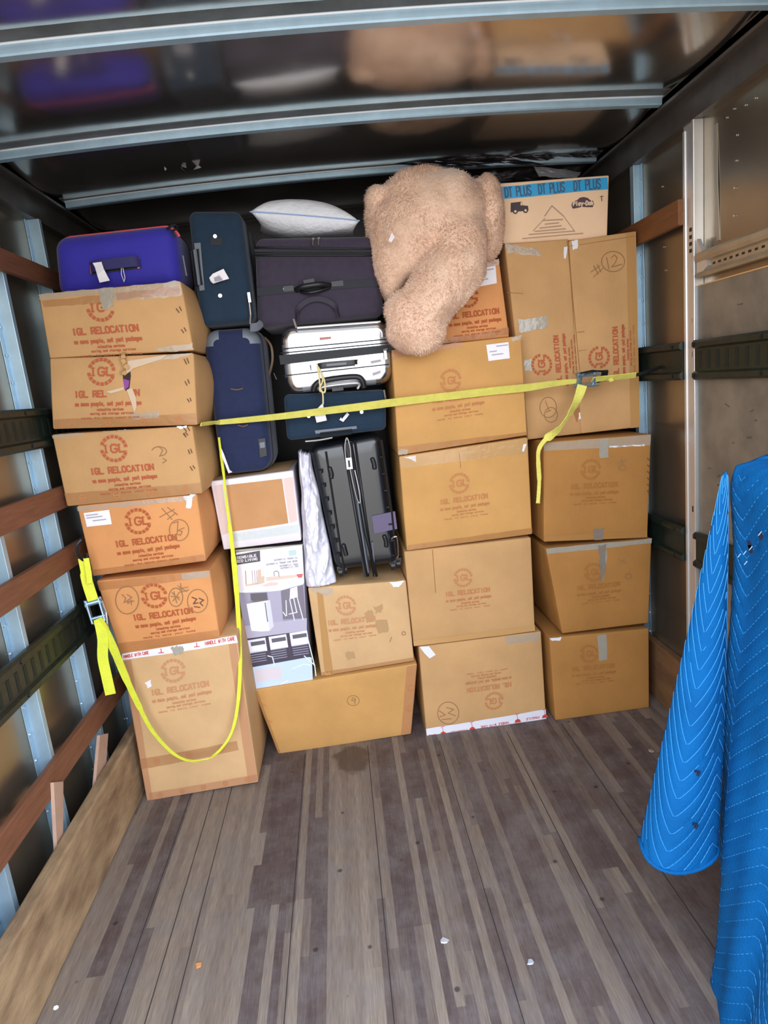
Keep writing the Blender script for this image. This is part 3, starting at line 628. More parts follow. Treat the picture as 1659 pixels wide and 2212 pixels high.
slat(XLP, 1, REAR_Y, 2.9, zc(88, 1218, XLS), 'reddish wooden rail on the left wall just above the lower green track', .078)
slat(XLP, 1, REAR_Y, 2.9, zc(122, 1642, XLS), 'reddish wooden rail on the left wall between lower green track and kickboard', .085)
slat(XRP, -1, 2.235, 3.1, zc(1430, 449, XRS), 'orange brown wooden rail high on the right wall behind the stacks', .085, WOODOR)
# kickboards
mb = MB(); mb.box((-.985, REAR_Y, 0), (-.94, 3.0, .255)); o = mb.build('baseboard_left', KICK); bevel(o, .008, 3)
struct(o, 'worn brown wooden kickboard along the foot of the left wall', 'kickboard')
mb = MB(); mb.box((XR, REAR_Y, 0), (XR-.035, 3.0, .27)); o = mb.build('baseboard_right', mat('dark_kickboard', (120, 86, 56), .6, var=.25, vscale=7, stretch=(4, .8, 4))); bevel(o, .005, 2)
struct(o, 'brown wooden kickboard along the foot of the right wall', 'kickboard')
for px, lb in ((((116,1690),(137,1688),(136,1866),(126,1876)), 'pale wooden batten standing behind the left kickboard, nearer one'), (((216,1588),(234,1584),(226,1700),(203,1735)), 'brownish wooden batten leaning behind the left kickboard, farther one')):
    a, b_, c, d = [P(u, v, x=-.988) for u, v in px]
    c.z = min(c.z, .22); d.z = min(d.z, .2)
    t = Vector((-.011, 0, 0)); mb = MB(); mb.add([a, b_, c, d, a+t, b_+t, c+t, d+t], [(0,1,2,3),(7,6,5,4),(0,4,5,1),(1,5,6,2),(2,6,7,3),(3,7,4,0)])
    tag(mb.build('wooden_batten', BATTEN), lb, 'batten')
# ------------------------------------------------------------------ cartons, stack by stack
G = 'cardboard boxes in the wall of freight'
YL = 2.27
# left stack, from the floor up
b = Carton([(262,1411),(511,1371),(558,1690),(317,1731)], YL, .42, M_PALE, 'large pale cardboard box standing on the floor at the foot of the left stack', seed=6, bulge=(.008,.004,.012,.004), group=G)
b.tape([(263,1412),(512,1372),(514,1388),(264,1426)], TAPE_WH, 12, 1, off=.0022, name='white_printed_tape')
for s_, p0, p1, h in (('HANDLE WITH CARE', (268,1421), (322,1412), .011), ('HANDLE WITH CARE', (444,1393), (508,1382), .013)):
    A, B = b.front.st(*p0), b.front.st(*p1); L = math.hypot((B[0]-A[0])*b.front.W, (B[1]-A[1])*b.front.H)
    mb = MB(); text(b.front, mb, s_, A[0]*b.front.W, A[1]*b.front.H, h, math.atan2((B[1]-A[1])*b.front.H, (B[0]-A[0])*b.front.W), L, .0022, .003); mb.build('tape_lettering', RED, b.root)
for u, v in ((348,1405),(425,1392)):
    mb = MB(); b.front.stroke(mb, b.front.px([(u, v-4), (u+1, v+4)]), .003, .003); b.front.stroke(mb, b.front.px([(u-5, v+5), (u+6, v+4)]), .003, .003); mb.build('tape_symbol', RED, b.root)
b.tape([(370,1398),(396,1394),(396,1412),(374,1415)], TAPE_GR, off=.0035, ragged=.004)
b.tape([(300,1640),(512,1600),(516,1620),(304,1662)], TAPE_BR, marks=3)
b.tape([(322,1713),(556,1672),(558,1688),(323,1729)], TAPE_PK, marks=5, name='packing_tape')
b.tape([(262,1428),(284,1425),(330,1726),(318,1729)], TAPE_PK, nx=2, ny=10, marks=0)
b.tape([(494,1392),(511,1388),(556,1686),(536,1690)], TAPE_PK, nx=2, ny=10)
b.stamp(374, 1449, .047, 0, INK_P)
b.tape([(313,1474),(325,1468),(328,1482),(320,1488)], TAPE_WH, 2, 2, ragged=.002, name='tape_scrap')
b = Carton([(208,1255),(453,1232),(475,1380),(260,1413)], YL, .42, M_ORANGE, 'orange brown cardboard box with three circled pen numbers in the left stack', seed=5, bulge=(.010,.006,.02,.002), group=G)
b.tape([(208,1257),(452,1233),(454,1246),(211,1276)], TAPE_BR, marks=3)
b.tape([(392,1239),(452,1232),(454,1246),(394,1252)], TAPE_CL, off=.002)
b.tape([(252,1390),(470,1360),(475,1378),(258,1411)], TAPE_BR, marks=3)
b.stamp(333, 1287, .047, 0, INK_O)
b.pen([circ(275,1296,25,30), [(264,1284),(272,1292),(268,1302)], [(275,1284),(285,1290),(272,1300),(290,1298)], [(276,1304),(284,1296),(284,1306)]], .0035)
b.pen([circ(380,1290,15,20), [(372,1280),(388,1296)],[(374,1298),(386,1282)],[(370,1288),(388,1290)],[(376,1278),(382,1302)]], .0035)
b.pen([circ(427,1298,22,25)], .003)
b.pen([[(415,1290),(425,1294),(418,1304),(428,1302)],[(430,1292),(440,1296),(432,1302),(438,1308)],[(420,1310),(432,1312)]], .004, PENCIL_D)
b.pen([[(384,1265),(404,1278)],[(384,1272),(406,1268)],[(386,1280),(408,1274)],[(390,1260),(394,1284)]], .003)
b = Carton([(166,1093),(425,1068),(445,1212),(201,1245)], YL, .42, M_ORANGE, 'orange brown cardboard box with a white label at its upper left corner', seed=4, bulge=(.010,.006,.02,.002), group=G)
b.tape([(195,1232),(440,1197),(445,1211),(201,1244)], TAPE_BR, marks=5)
b.tape([(166,1095),(420,1070),(421,1080),(168,1104)], TAPE_CL)
b.stamp(298, 1126, .047, 0, INK_O)
b.label([(181,1108),(236,1101),(242,1132),(188,1138)])
b.pen([[(345,1117),(377,1100)],[(350,1098),(372,1122)],[(362,1096),(384,1112)],[(362,1122),(380,1108)]], .003)
b.pen([circ(387,1145,21,23), [(375,1130),(385,1126),(383,1148)], [(398,1140),(384,1146),(382,1154),(390,1156),(394,1148),(386,1146)]], .003)
b.tape([(400,1074),(420,1066),(416,1098),(404,1099)], TAPE_WH, 3, 4, ragged=.006, name='shiny_tape_end')
b = Carton([(112,939),(415,920),(437,1066),(145,1094)], YL, .45, M_TAN, 'dented tan cardboard box with taped lower edge, third from top of left stack', seed=3, bulge=(.014,.006,.03,.002), dent=.008, group=G)
b.tape([(138,1066),(434,1043),(437,1064),(144,1092)], TAPE_BR, marks=4)
b.tape([(112,940),(180,932),(182,940),(114,948)], TAPE_CL); b.tape([(220,925),(280,918),(282,930),(224,934)], TAPE_CL, ragged=.004); b.tape([(382,917),(402,916),(402,926),(384,926)], TAPE_WH, 3, 2, ragged=.004, name='shiny_tape_end')
b.stamp(246, 969, .047, 0, INK)
b.pen([circ(344,975,16,10,16,3.4,7.6), [(352,1000),(360,994),(352,990)], [(342,964),(352,972),(345,986)]], .003)
b.pen([[(396,937),(402,944),(398,936)],[(401,934),(406,940)],[(407,972),(410,980)],[(412,970),(415,978)],[(411,1008),(416,1016)],[(417,1006),(421,1012)],[(397,924),(403,932)],[(405,922),(410,930)]], .0035, PENCIL_D, 'staple_mark')
b = Carton([(107,774),(418,763),(426,918),(114,927)], YL, .45, M_TAN, 'tan cardboard box torn open on its front, second from the top of the left stack', seed=2, bulge=(.014,.03,.032,.002), dent=.010, group=G)
b.tape([(116,906),(424,893),(427,916),(118,928)], TAPE_BR, marks=4)
b.tape([(278,776),(416,762),(402,770),(280,792)], TAPE_CL, ragged=.003); b.tape([(280,892),(344,890),(342,904),(288,906)], TAPE_CL, ragged=.004)
b.stamp(219, 803, .047, 0, INK, cuttext=lambda t: ('IGL REL     ON' if t.startswith('IGL') else t))
# the tear: frayed paper edge, dark hole, violet content
mb = MB(); F = b.front
F.poly(mb, F.px([(266,806),(282,803),(283,812),(280,838),(272,845),(266,820)]), .0018); mb.build('torn_hole', mat('dark_inside', (54, 38, 34), .9), b.root)
mb = MB(); F.poly(mb, F.px([(266,818),(280,822),(278,836),(270,842)]), .0024); mb.build('violet_content', mat('violet_cloth', (134, 60, 142), .6), b.root)
mb = MB(); F.poly(mb, F.px([(274,842),(286,838),(294,858),(296,878),(291,892),(283,866)]), .0034); F.poly(mb, F.px([(276,780),(362,766),(350,776),(288,796),(270,812)]), .0028); F.poly(mb, F.px([(230,846),(268,836),(268,842),(240,850)]), .0026)
mb.build('torn_paper', mat('pale_torn_paper', (206, 180, 152), .85), b.root)
mb = MB()
for (u0, v0), (u1, v1) in (((264,770),(272,785)),((266,784),(280,796)),((264,800),(274,808)),((268,762),(270,774))):
    p0, p1 = F.F(*F.st(u0, v0), .006), F.F(*F.st(u1, v1), .012); mb.strap([p0, (p0+p1)/2+Vector((0,-.008,0)), p1], (1, 0, .2), .014, .002)
mb.build('torn_flap', M_TAN, b.root)
b.pen([[(398,776),(403,786)],[(404,774),(408,784)],[(400,824),(404,832)],[(406,820),(409,828)],[(405,862),(409,868)],[(411,860),(413,866)]], .0035, PENCIL_D, 'staple_mark')
b = Carton([(83,635),(390,607),(418,757),(107,774)], YL, .42, M_TAN, 'tan cardboard box topping the left stack, wrapped in shiny tape along its top edge', seed=1, bulge=(.008,.006,.025,.002), group=G)
b.tape([(83,636),(240,621),(243,632),(86,648)], TAPE_CL, ragged=.002); b.tape([(240,622),(390,606),(393,640),(244,650)], TAPE_CL, 12, 3, ragged=.004)
b.tape([(90,650),(216,638),(218,655),(96,664)], TAPE_BR, off=.002, ragged=.002)
b.tape([(214,618),(245,614),(244,660),(222,672)], TAPE_GR, 3, 5, off=.003, ragged=.003)
b.tape([(250,634),(386,618),(388,636),(252,648)], TAPE_PK, 10, 2, off=.0014, ragged=.003)
b.tape([(330,752),(416,742),(418,756),(345,760)], TAPE_CL, ragged=.003)
b.stamp(217, 664, .047, 0, INK, cut=CUT_TOP, shift=0.0)
b.pen([[(381,667),(387,675)],[(388,663),(392,671)],[(392,712),(397,719)],[(398,708),(402,715)]], .0035, PENCIL_D, 'staple_mark')
# behind the trash-can box
Carton(y=2.93, depth=.42, m=M_ORANGE, label='brown cardboard box in the dark gap behind the boxed trash can, lower one', world=[Vector((-.72,2.93,.45)),Vector((-.15,2.93,.45)),Vector((-.15,2.93,0)),Vector((-.72,2.93,0))], seed=21, bulge=(.004,.004,.004,0), group=G)
Carton(y=2.93, depth=.42, m=M_ORANGE, label='reddish brown cardboard box in the gap behind the boxed trash can, upper one', world=[Vector((-.72,2.93,.95)),Vector((-.15,2.93,.95)),Vector((-.15,2.93,.452)),Vector((-.72,2.93,.452))], seed=22, bulge=(.004,.004,.004,0), group=G)
# middle
b = Carton([(548,1491),(901,1434),(888,1586),(602,1630)], 2.455, .42, M_GOLD, 'low wide golden cardboard box on the floor, its front sloping in at the bottom', ys=(2.43,2.43,2.475,2.475), seed=7, bulge=(.004,.004,.004,.004), group=G)
b.q  # resting on the floor
b.tape([(879,1440),(901,1435),(888,1584),(866,1588)], TAPE_PK, 2, 8, marks=0)
b.tape([(549,1493),(556,1491),(607,1628),(600,1630)], TAPE_BR, 2, 8)
b.pen([circ(763,1513,13,11), [(768,1510),(762,1507),(759,1512),(765,1514),(768,1509),(766,1521)]], .002)
b.pen([circ(888,1486,7,6,10), circ(884,1530,7,6,10), [(566,1520),(574,1524)], [(580,1556),(588,1560)]], .003, INK_F, 'tape_mark')
b = Carton([(665,1270),(877,1254),(895,1428),(694,1461)], 2.445, .42, M_PALE, 'stained pale cardboard box carrying the black hard-shell suitcase', seed=8, bulge=(.006,.004,.004,.0), group=G)
b.stamp(747, 1308, .042, 0, INK_P)
b.tape([(668,1272),(720,1268),(722,1282),(700,1290),(674,1284)][:4], TAPE_CL, ragged=.004); b.tape([(842,1254),(874,1252),(862,1268),(850,1268)], TAPE_WH, 3, 2, ragged=.003, name='shiny_tape_end')
b.tape([(694,1452),(893,1420),(895,1427),(696,1460)], TAPE_BR, 10, 1)
b.pen([circ(872,1368,4,4,8), [(842,1386),(846,1376)]], .003)
SMUDGE = ink_mat('grey_brown_smudge', (178, 142, 100), 1.0)
for q in ([(786,1322),(806,1318),(808,1340),(792,1346)], [(808,1310),(824,1306),(826,1322),(812,1324)], [(812,1340),(834,1336),(838,1366),(816,1370)], [(744,1410),(764,1406),(766,1422),(748,1426)]): b.tape(q, SMUDGE, 6, 6, ragged=.006, off=.0012, name='smudge')
b.tape([(684,1278),(697,1284),(720,1458),(702,1460)], mat('folded_cardboard', (178, 132, 76), .75), 2, 6, name='folded_flap')
# column right of the middle
b = Carton([(904,1397),(1169,1364),(1180,1552),(922,1593)], 2.455, .45, M_TAN, 'tan cardboard box on the floor with white printed tape along its bottom edge', seed=12, bulge=(.006,.004,.004,.002), group=G)
b.stamp(1067, 1514, .042, math.pi, INK_F)
b.tape([(918,1574),(1180,1531),(1181,1553),(921,1594)], TAPE_WH, 12, 1, off=.0022, name='white_printed_tape')
F = b.front
for s_, p0, p1 in (('FRAGILE', (1008,1574), (974,1580)), ('HANDLE WITH CARE', (1098,1558), (1038,1568)), ('FRAGILE', (1164,1546), (1136,1551)), ('CARE', (940,1585), (926,1587))):
    mb = MB(); A, B = F.st(*p0), F.st(*p1); text(F, mb, s_, A[0]*F.W, A[1]*F.H, .010, math.atan2((B[1]-A[1])*F.H, (B[0]-A[0])*F.W), math.hypot((B[0]-A[0])*F.W, (B[1]-A[1])*F.H), .002, .003); mb.build('tape_lettering', RED, b.root)
for u, v in ((957,1583),(1020,1573),(1118,1556),(1177,1546)):
    mb = MB(); F.poly(mb, F.px([(u-7, v+5), (u-5, v-1), (u, v-4), (u+5, v-2), (u+7, v+3)]), .003); F.stroke(mb, F.px([(u, v-4), (u-2, v-14)]), .002, .003); F.stroke(mb, F.px([(u-5, v-13), (u+3, v-15)]), .002, .003); mb.build('tape_symbol', RED, b.root)
b.tape([(906,1397),(926,1396),(942,1414),(928,1422)], TAPE_WH, 3, 2, ragged=.002, name='tape_scrap'); b.tape([(1090,1376),(1166,1366),(1166,1384),(1092,1392)], TAPE_CL, off=.001)
b.pen([circ(968,1540,23,24), [(948,1535),(962,1544),(950,1548)], [(964,1528),(980,1532),(968,1540),(984,1546)], [(955,1554),(975,1552)]], .003)
b = Carton([(873,1192),(1147,1161),(1156,1364),(894,1397)], 2.45, .45, M_TAN, 'tan cardboard box with a short vertical crease, directly on the box with white tape', seed=11, bulge=(.006,.004,.004,.002), group=G)
b.stamp(1000, 1248, .040, 0, INK_F); b.seam([(934,1188),(941,1280)], .003)
b.tape([(893,1384),(1156,1350),(1156,1363),(894,1396)], mat('lower_flap_tape', (192, 146, 90), .5), 10, 1)
b = Carton([(862,986),(1140,945),(1150,1154),(879,1190)], 2.45, .45, M_GOLD, 'golden cardboard box under the one the yellow strap crosses, clear tape along its top', seed=10, bulge=(.006,.008,.004,.002), group=G)
b.stamp(992, 1044, .042, 0, INK_F); b.seam([(992,980),(995,1010)], .002)
b.tape([(880,1178),(1149,1140),(1150,1152),(880,1189)], TAPE_BR, marks=4)
b.tape([(862,988),(1139,946),(1141,978),(866,1012)], clear_mat('thin_clear_tape', (214, 186, 140), .28), 12, 2); b.tape([(872,988),(898,984),(898,998),(888,992)], TAPE_WH, 3, 2, ragged=.002, name='shiny_tape_end'); b.tape([(1130,960),(1137,958),(1131,976),(1128,974)], TAPE_WH, 2, 2, name='shiny_tape_end')
b = Carton([(846,756),(1126,725),(1139,940),(860,984)], 2.45, .45, M_GOLD, 'golden cardboard box crossed by the yellow strap, white label at its upper right', seed=9, bulge=(.006,.008,.004,.002), group=G)
b.stamp(973, 822, .043, 0, INK_F, shift=.02)
b.tape([(859,965),(1136,933),(1139,940),(861,983)], TAPE_BR, 12, 2, marks=4)
b.tape([(846,757),(1000,738),(1000,748),(848,776)], TAPE_PK, 8, 2, ragged=.003); b.tape([(1105,728),(1126,722),(1126,734),(1108,738)], TAPE_CL, ragged=.003); b.tape([(860,972),(880,970),(880,980),(862,984)], TAPE_CL, ragged=.003)
b.label([(1050,745),(1098,739),(1101,774),(1055,780)], ((.45,.16,.5),(.12,.45,.3),(.2,.66,.5)))
b.seam([(846,866),(1129,828)], .002, mat('crease_soft', (180, 132, 78), .8))
b = Carton([(925,585),(1078,559),(1100,722),(946,752)], 2.51, .36, M_ORANGE, 'orange brown cardboard box half hidden under the big plush bear', seed=13, floor_z=1.627, bulge=(.006,.004,.004,.002), group=G)
b.stamp(1010, 640, .043, 0, INK_O)
b.tape([(944,736),(1098,706),(1100,722),(946,751)], TAPE_BR, marks=3, ragged=.002); b.tape([(1040,566),(1077,560),(1078,572),(1042,576)], TAPE_CL, ragged=.003)
b.label([(1023,582),(1070,574),(1073,612),(1026,621)], ((.2,.16,.7),(.1,.48,.25),(.1,.66,.5)))
b.tape([(1060,560),(1078,557),(1079,568),(1062,572)], TAPE_PK)
# right-hand column
b = Carton([(1187,1378),(1402,1358),(1399,1542),(1194,1558)], 2.43, .45, M_DIMMED, 'shade-darkened brown cardboard box on the floor in the corner, foot of the right stack', seed=18, bulge=(.006,.004,.004,.002),
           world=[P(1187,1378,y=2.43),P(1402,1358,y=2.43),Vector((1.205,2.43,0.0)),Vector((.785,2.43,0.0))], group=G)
b.tape([(1290,1372),(1310,1370),(1312,1424),(1294,1428)], TAPE_GR, 2, 5, ragged=.001); b.tape([(1188,1378),(1212,1376),(1210,1384),(1192,1384)], TAPE_WH, 3, 2, ragged=.003, name='shiny_tape_end')
b.stamp(1272, 1412, .040, 0, INK_D, logo=True)
b = Carton([(1179,1185),(1408,1163),(1401,1346),(1215,1369)], 2.43, .45, M_DIMMED, 'shade-darkened brown cardboard box with a crushed lower left corner, middle of right stack', seed=17, bulge=(.008,.012,.004,.002), dent=.006, group=G)
b.tape([(1179,1185),(1407,1163),(1408,1172),(1180,1197)], TAPE_GR, 10, 1, ragged=.002)
b.tape([(1290,1174),(1306,1170),(1312,1204),(1302,1258),(1294,1258)][:4], TAPE_GR, 2, 5, ragged=.002, name='twisted_tape')
b.tape([(1291,1178),(1308,1176),(1306,1240),(1296,1256)], clear_mat('dark_twisted_tape', (140, 128, 116), .85), 2, 6, off=.003, ragged=.003, name='twisted_tape')
b.stamp(1282, 1236, .040, 0, INK_D)
b.pen([[(1336,1208),(1352,1216)],[(1340,1218),(1350,1206)], circ(1357,1245,7,6,10)], .003, PENCIL)
b = Carton([(1174,955),(1407,938),(1399,1162),(1175,1171)], 2.43, .45, M_DIMMED, 'brown cardboard box with shiny taped lid under the two tall boxes', seed=16, bulge=(.006,.006,.004,.002), group=G)
b.tape([(1174,957),(1406,939),(1405,962),(1176,974)], TAPE_CL, 12, 2, ragged=.001); b.tape([(1294,948),(1313,946),(1314,988),(1294,990)], TAPE_GR, 2, 4, off=.002)
b.tape([(1316,964),(1392,960),(1392,963),(1316,967)], TAPE_WH, 6, 1, name='tape_glint_edge')
b.stamp(1276, 1014, .042, 0, INK_D)
b.tape([(1280,1144),(1304,1140),(1302,1166),(1284,1168)], clear_mat('dark_twisted_tape', (140, 128, 116), .85), 3, 3, ragged=.003)
b.tape([(1176,1158),(1398,1146),(1398,1160),(1177,1170)], mat('lower_flap_dull', (168, 118, 62), .5), 8, 1)
b.pen([[(1334,1000),(1352,994)],[(1342,992),(1346,1004)], circ(1344,1010,8,6,10)], .003)
b.pen([[(1398+d,990+k*14),(1402+d,994+k*14)] for k in range(6) for d in (0,)], .004, PENCIL_D, 'staple_mark')
b = Carton([(1090,527),(1228,516),(1257,949),(1140,958)], 2.52, .42, M_TAN, 'tall tan cardboard box standing on end under the toy carton, left of the pair', seed=15, floor_z=1.215, bulge=(.006,.004,.002,.002), group=G)
F = b.front
b.stamp(1170, 788, .043, -math.pi/2, INK, shift=.005)
b.tape([(1090,528),(1160,536),(1170,552),(1096,548)], TAPE_CL, 6, 3, ragged=.004); b.tape([(1120,690),(1182,684),(1182,708),(1122,720)], TAPE_GR, 5, 3, off=.002, ragged=.003); b.tape([(1218,534),(1226,532),(1222,560),(1218,558)], TAPE_WH, 2, 2, name='shiny_tape_end')
b.pen([circ(1184,880,18,22), circ(1190,896,14,16), [(1178,866),(1186,888)], [(1180,890),(1190,886)]], .003)
b.seam([(1132,838),(1140,950)], .003); b.seam([(1096,632),(1130,634)], .002); b.seam([(1225,520),(1252,800)], .003)
b.tape([(1238,884),(1256,880),(1252,898),(1244,912)], mat('torn_brown', (168, 112, 68), .85), 3, 3, ragged=.004, name='torn_patch'); b.tape([(1250,892),(1257,888),(1254,904),(1250,908)], PAPER, 2, 2, ragged=.002, name='torn_paper')
b.tape([(1132,778),(1148,776),(1150,800),(1134,800)], TAPE_GR, 2, 2, ragged=.002)
b = Carton([(1229,520),(1373,499),(1383,931),(1256,949)], 2.52, .42, M_TAN, 'tall tan cardboard box with a circled pen number near its top, beside the right wall', seed=14, floor_z=1.215, bulge=(.006,.002,.004,.002), group=G)
b.stamp(1294, 772, .044, -math.pi/2, INK, shift=.005)
b.seam([(1247,718),(1372,702)], .003); b.seam([(1232,532),(1372,510)], .002); b.seam([(1250,758),(1374,738)], .002)
b.tape([(1235,520),(1248,518),(1248,536),(1238,540)], TAPE_WH, 3, 3, ragged=.002, name='shiny_tape_end')
b.pen([circ(1324,565,25,22), [(1320,557),(1327,551),(1333,557),(1329,567),(1321,577),(1343,571)], [(1310,556),(1315,581)], [(1276,588),(1296,574)], [(1282,598),(1304,578)], [(1282,574),(1292,592)], [(1290,572),(1298,588)]], .003)
b.tape([(1352,505),(1373,500),(1382,928),(1362,932)], mat('folded_cardboard', (178, 132, 76), .75), 2, 8, name='folded_flap')
# toy carton on top
b = Carton([(1073,396),(1316,378),(1312,515),(1088,527)], 2.54, .36, mat('pinkish_cardboard', (236, 200, 164), .72, spec=.3, var=.06, vscale=6), 'pale carton with a blue tape band on top of the tall boxes', seed=19, bulge=(.003,.002,.002,0), dent=.002, name='toy_carton', group=G)
F = b.front
b.tape([(1079,404),(1312,383),(1314,409),(1080,431)], mat('blue_printed_tape', (52, 160, 214), .35), 10, 2, off=.0014, name='blue_tape')
mb = MB()
for p0, p1 in (((1092,426),(1147,421)), ((1164,419),(1219,414)), ((1240,412),(1296,407))):
    A, B = F.st(*p0), F.st(*p1); text(F, mb, 'DT PLUS', A[0]*F.W, A[1]*F.H, .033, math.atan2((B[1]-A[1])*F.H, (B[0]-A[0])*F.W), math.hypot((B[0]-A[0])*F.W, (B[1]-A[1])*F.H), .005, .0026)
mb.build('tape_lettering', mat('blue_grey_print', (66, 92, 122), .7), b.root)
mb = MB(); c = lambda zx, zy: (1050+zx/4.74, 360+zy/4.74)
F.poly(mb, F.px([c(*p) for p in ((252,372),(352,360),(366,362),(378,398),(428,402),(434,450),(250,468))]), .0016)
for cx_, cy_ in ((298,460),(402,450)): F.poly(mb, F.px([c(cx_+26*math.cos(t*math.pi/8), cy_+26*math.sin(t*math.pi/8)) for t in range(16)]), .002)
mb.build('printed_truck', DARKPRINT, b.root)
mb = MB(); F.poly(mb, F.px([c(*p) for p in ((352,366),(364,366),(374,396),(352,400))]), .0024)
for cx_, cy_ in ((298,460),(402,450)): F.poly(mb, F.px([c(cx_+13*math.cos(t*math.pi/8), cy_+13*math.sin(t*math.pi/8)) for t in range(16)]), .0026)
mb.build('printed_truck_window', mat('pale_print', (228, 200, 164), .8), b.root)
mb = MB()
for L in (((600,505),(672,402),(790,505)), ((580,552),(782,542)), ((600,530),(480,660)), ((790,505),(905,660)), ((440,696),(905,660)), ((604,590),(742,576)), ((550,630),(768,606)), ((500,664),(812,638)), ((372,738),(752,704)), ((740,704),(990,684))):
    F.stroke(mb, F.px([c(*p) for p in L]), .0028 if abs(L[0][1]-L[-1][1]) > 50 else .0042, .0016)
mb.build('printed_triangle', mat('grey_brown_print', (176, 144, 118), .8), b.root)
mb = MB(); F.poly(mb, F.px([c(*p) for p in ((872,400),(882,362),(930,344),(960,318),(1000,312),(1040,322),(1062,342),(1095,352),(1104,384),(1090,416),(1030,416),(980,412),(930,424),(886,432))]), .0016)
lg = mb.build('printed_toy_logo', mat('plum_print', (88, 62, 74), .7), b.root)
mb = MB(); A, B = F.st(*c(890,402)), F.st(*c(1092,392)); text(F, mb, 'Play-Doh', A[0]*F.W, A[1]*F.H, .014, math.atan2((B[1]-A[1])*F.H, (B[0]-A[0])*F.W), math.hypot((B[0]-A[0])*F.W, (B[1]-A[1])*F.H), .0042, .0026)
mb.build('logo_lettering', mat('pale_print', (228, 200, 164), .8), lg)
mb = MB(); F.stroke(mb, F.px([c(1180,302),(c(1184,352))]), .003, .0016); F.stroke(mb, F.px([c(1166,310), c(1200,302)]), .002, .0016); mb.build('printed_arrow', DARKPRINT, b.root)
# boxed trash can
b = Carton([(508,1187),(655,1175),(677,1468),(542,1492)], 2.445, .36, mat('dark_printed_card', (64, 58, 66), .4), 'tall retail box printed with a white trash can in a kitchen', seed=20, bulge=(.0,.0,.002,0), dent=.0, name='trash_can_box')
F = b.front; mb = MB(); pm = []
def pc(rgb, rough=.3):
    m = mat('print_%d_%d_%d' % rgb, rgb, rough, spec=.5)
    if m not in pm: pm.append(m)
    return pm.index(m)
z = lambda x, y: (480+x/3.95, 1160+y/3.95)
lay = [0]
def pp(rgb, *pts):
    lay[0] += 1; F.poly(mb, F.px([z(*p) for p in pts]), .0008+lay[0]*.00007, pc(rgb))
def pl_(rgb, w, *pts):
    lay[0] += 1; F.stroke(mb, F.px([z(*p) for p in pts]), w, .0008+lay[0]*.00007, pc(rgb))
pp((232,228,234), (118,132),(682,66),(700,390),(140,472))
pp((150,144,164), (140,472),(700,390),(722,796),(200,868))
pp((212,178,158), (196,290),(330,276),(338,400),(200,420)); pp((238,232,236), (206,282),(300,270),(304,390),(212,404))
pp((206,180,160), (300,340),(360,332),(362,392),(304,398)); pp((216,190,176), (372,342),(640,320),(642,342),(376,376))
for x_ in (196,255,275,292): pl_((150,110,116), .002, (x_,285),(x_+8,398))
pl_((140,130,140), .003, (446,332),(440,300),(462,288),(482,300),(484,336)); pp((206,92,96), (632,318),(690,312),(680,346),(650,348))
pp((240,238,244), (140,472),(330,410),(700,385),(690,402),(480,460),(200,474)); pp((226,190,186), (330,416),(410,385),(480,388),(470,410),(370,424))
pp((118,110,124), (500,460),(690,410),(712,690),(520,700)); pp((168,162,182), (385,466),(500,455),(520,745),(430,760))
pp((178,172,190), (176,760),(722,690),(722,796),(198,868))
pp((92,86,92), (240,482),(380,474),(388,530),(290,548),(246,540)); pp((104,98,106), (222,552),(300,540),(404,532),(330,556))
pp((238,238,246), (208,570),(408,536),(440,762),(402,800),(330,804),(250,798)); pp((206,206,222), (372,552),(408,536),(440,762),(404,798)); pl_((92,88,100), .004, (366,560),(388,720))
pp((236,232,240), (580,440),(640,420),(646,510),(576,530))
for a in (((576,530),(616,708)), ((640,512),(690,700)), ((610,520),(636,640)), ((520,640),(550,680),(545,540)), ((570,656),(640,640))): pl_((222,220,230), .004, *a)
pp((78,68,78), (120,152),(322,114),(326,206),(126,236))
for t_, p0, p1, h in (('SENSIBLE', (128,186), (292,164), .0092), ('ECO LIVING', (132,216), (300,194), .0092)):
    A, B = F.st(*z(*p0)), F.st(*z(*p1)); text(F, mb, t_, A[0]*F.W, A[1]*F.H, h, math.atan2((B[1]-A[1])*F.H, (B[0]-A[0])*F.W), math.hypot((B[0]-A[0])*F.W, (B[1]-A[1])*F.H), .0023, .0036, pc((232,228,234)))
pp((178,202,198), (566,116),(630,108),(632,152),(570,158))
for x0, y0, x1, y1 in ((444,202,642,182),(378,240,642,208),(492,252,648,236),(500,272,652,254)):
    A, B = F.st(*z(x0,y0)), F.st(*z(x1,y1)); text(F, mb, 'AUTOMATIC TRASH CAN SENSOR'[:max(10, int((x1-x0)/11))], A[0]*F.W, A[1]*F.H, .0062, math.atan2((B[1]-A[1])*F.H, (B[0]-A[0])*F.W), math.hypot((B[0]-A[0])*F.W, (B[1]-A[1])*F.H), .0013, .0036, pc((160,154,166)))
pp((72,64,78), (196,872),(722,798),(772,1218),(250,1300))
for x0, y0 in ((218,880),(396,850),(574,818)):
    pp((226,226,236), (x0,y0),(x0+150,y0-24),(x0+168,y0+88),(x0+18,y0+112)); pp((96,92,104), (x0+24,y0+16),(x0+144,y0-2),(x0+150,y0+30),(x0+30,y0+50)); pp((240,240,246), (x0+34,y0+50),(x0+130,y0+34),(x0+136,y0+74),(x0+40,y0+92))
for k in range(5):
    for x0, y0 in ((240,990),(416,962),(600,930)): pl_((150,148,166), .0035, (x0+k*3,y0+k*19),(x0+126+k*3,y0-20+k*19))
pp((196,212,230), (252,1108),(740,1020),(764,1024),(774,1216),(262,1300)); pp((214,202,206), (280,1130),(500,1100),(510,1200),(290,1236))
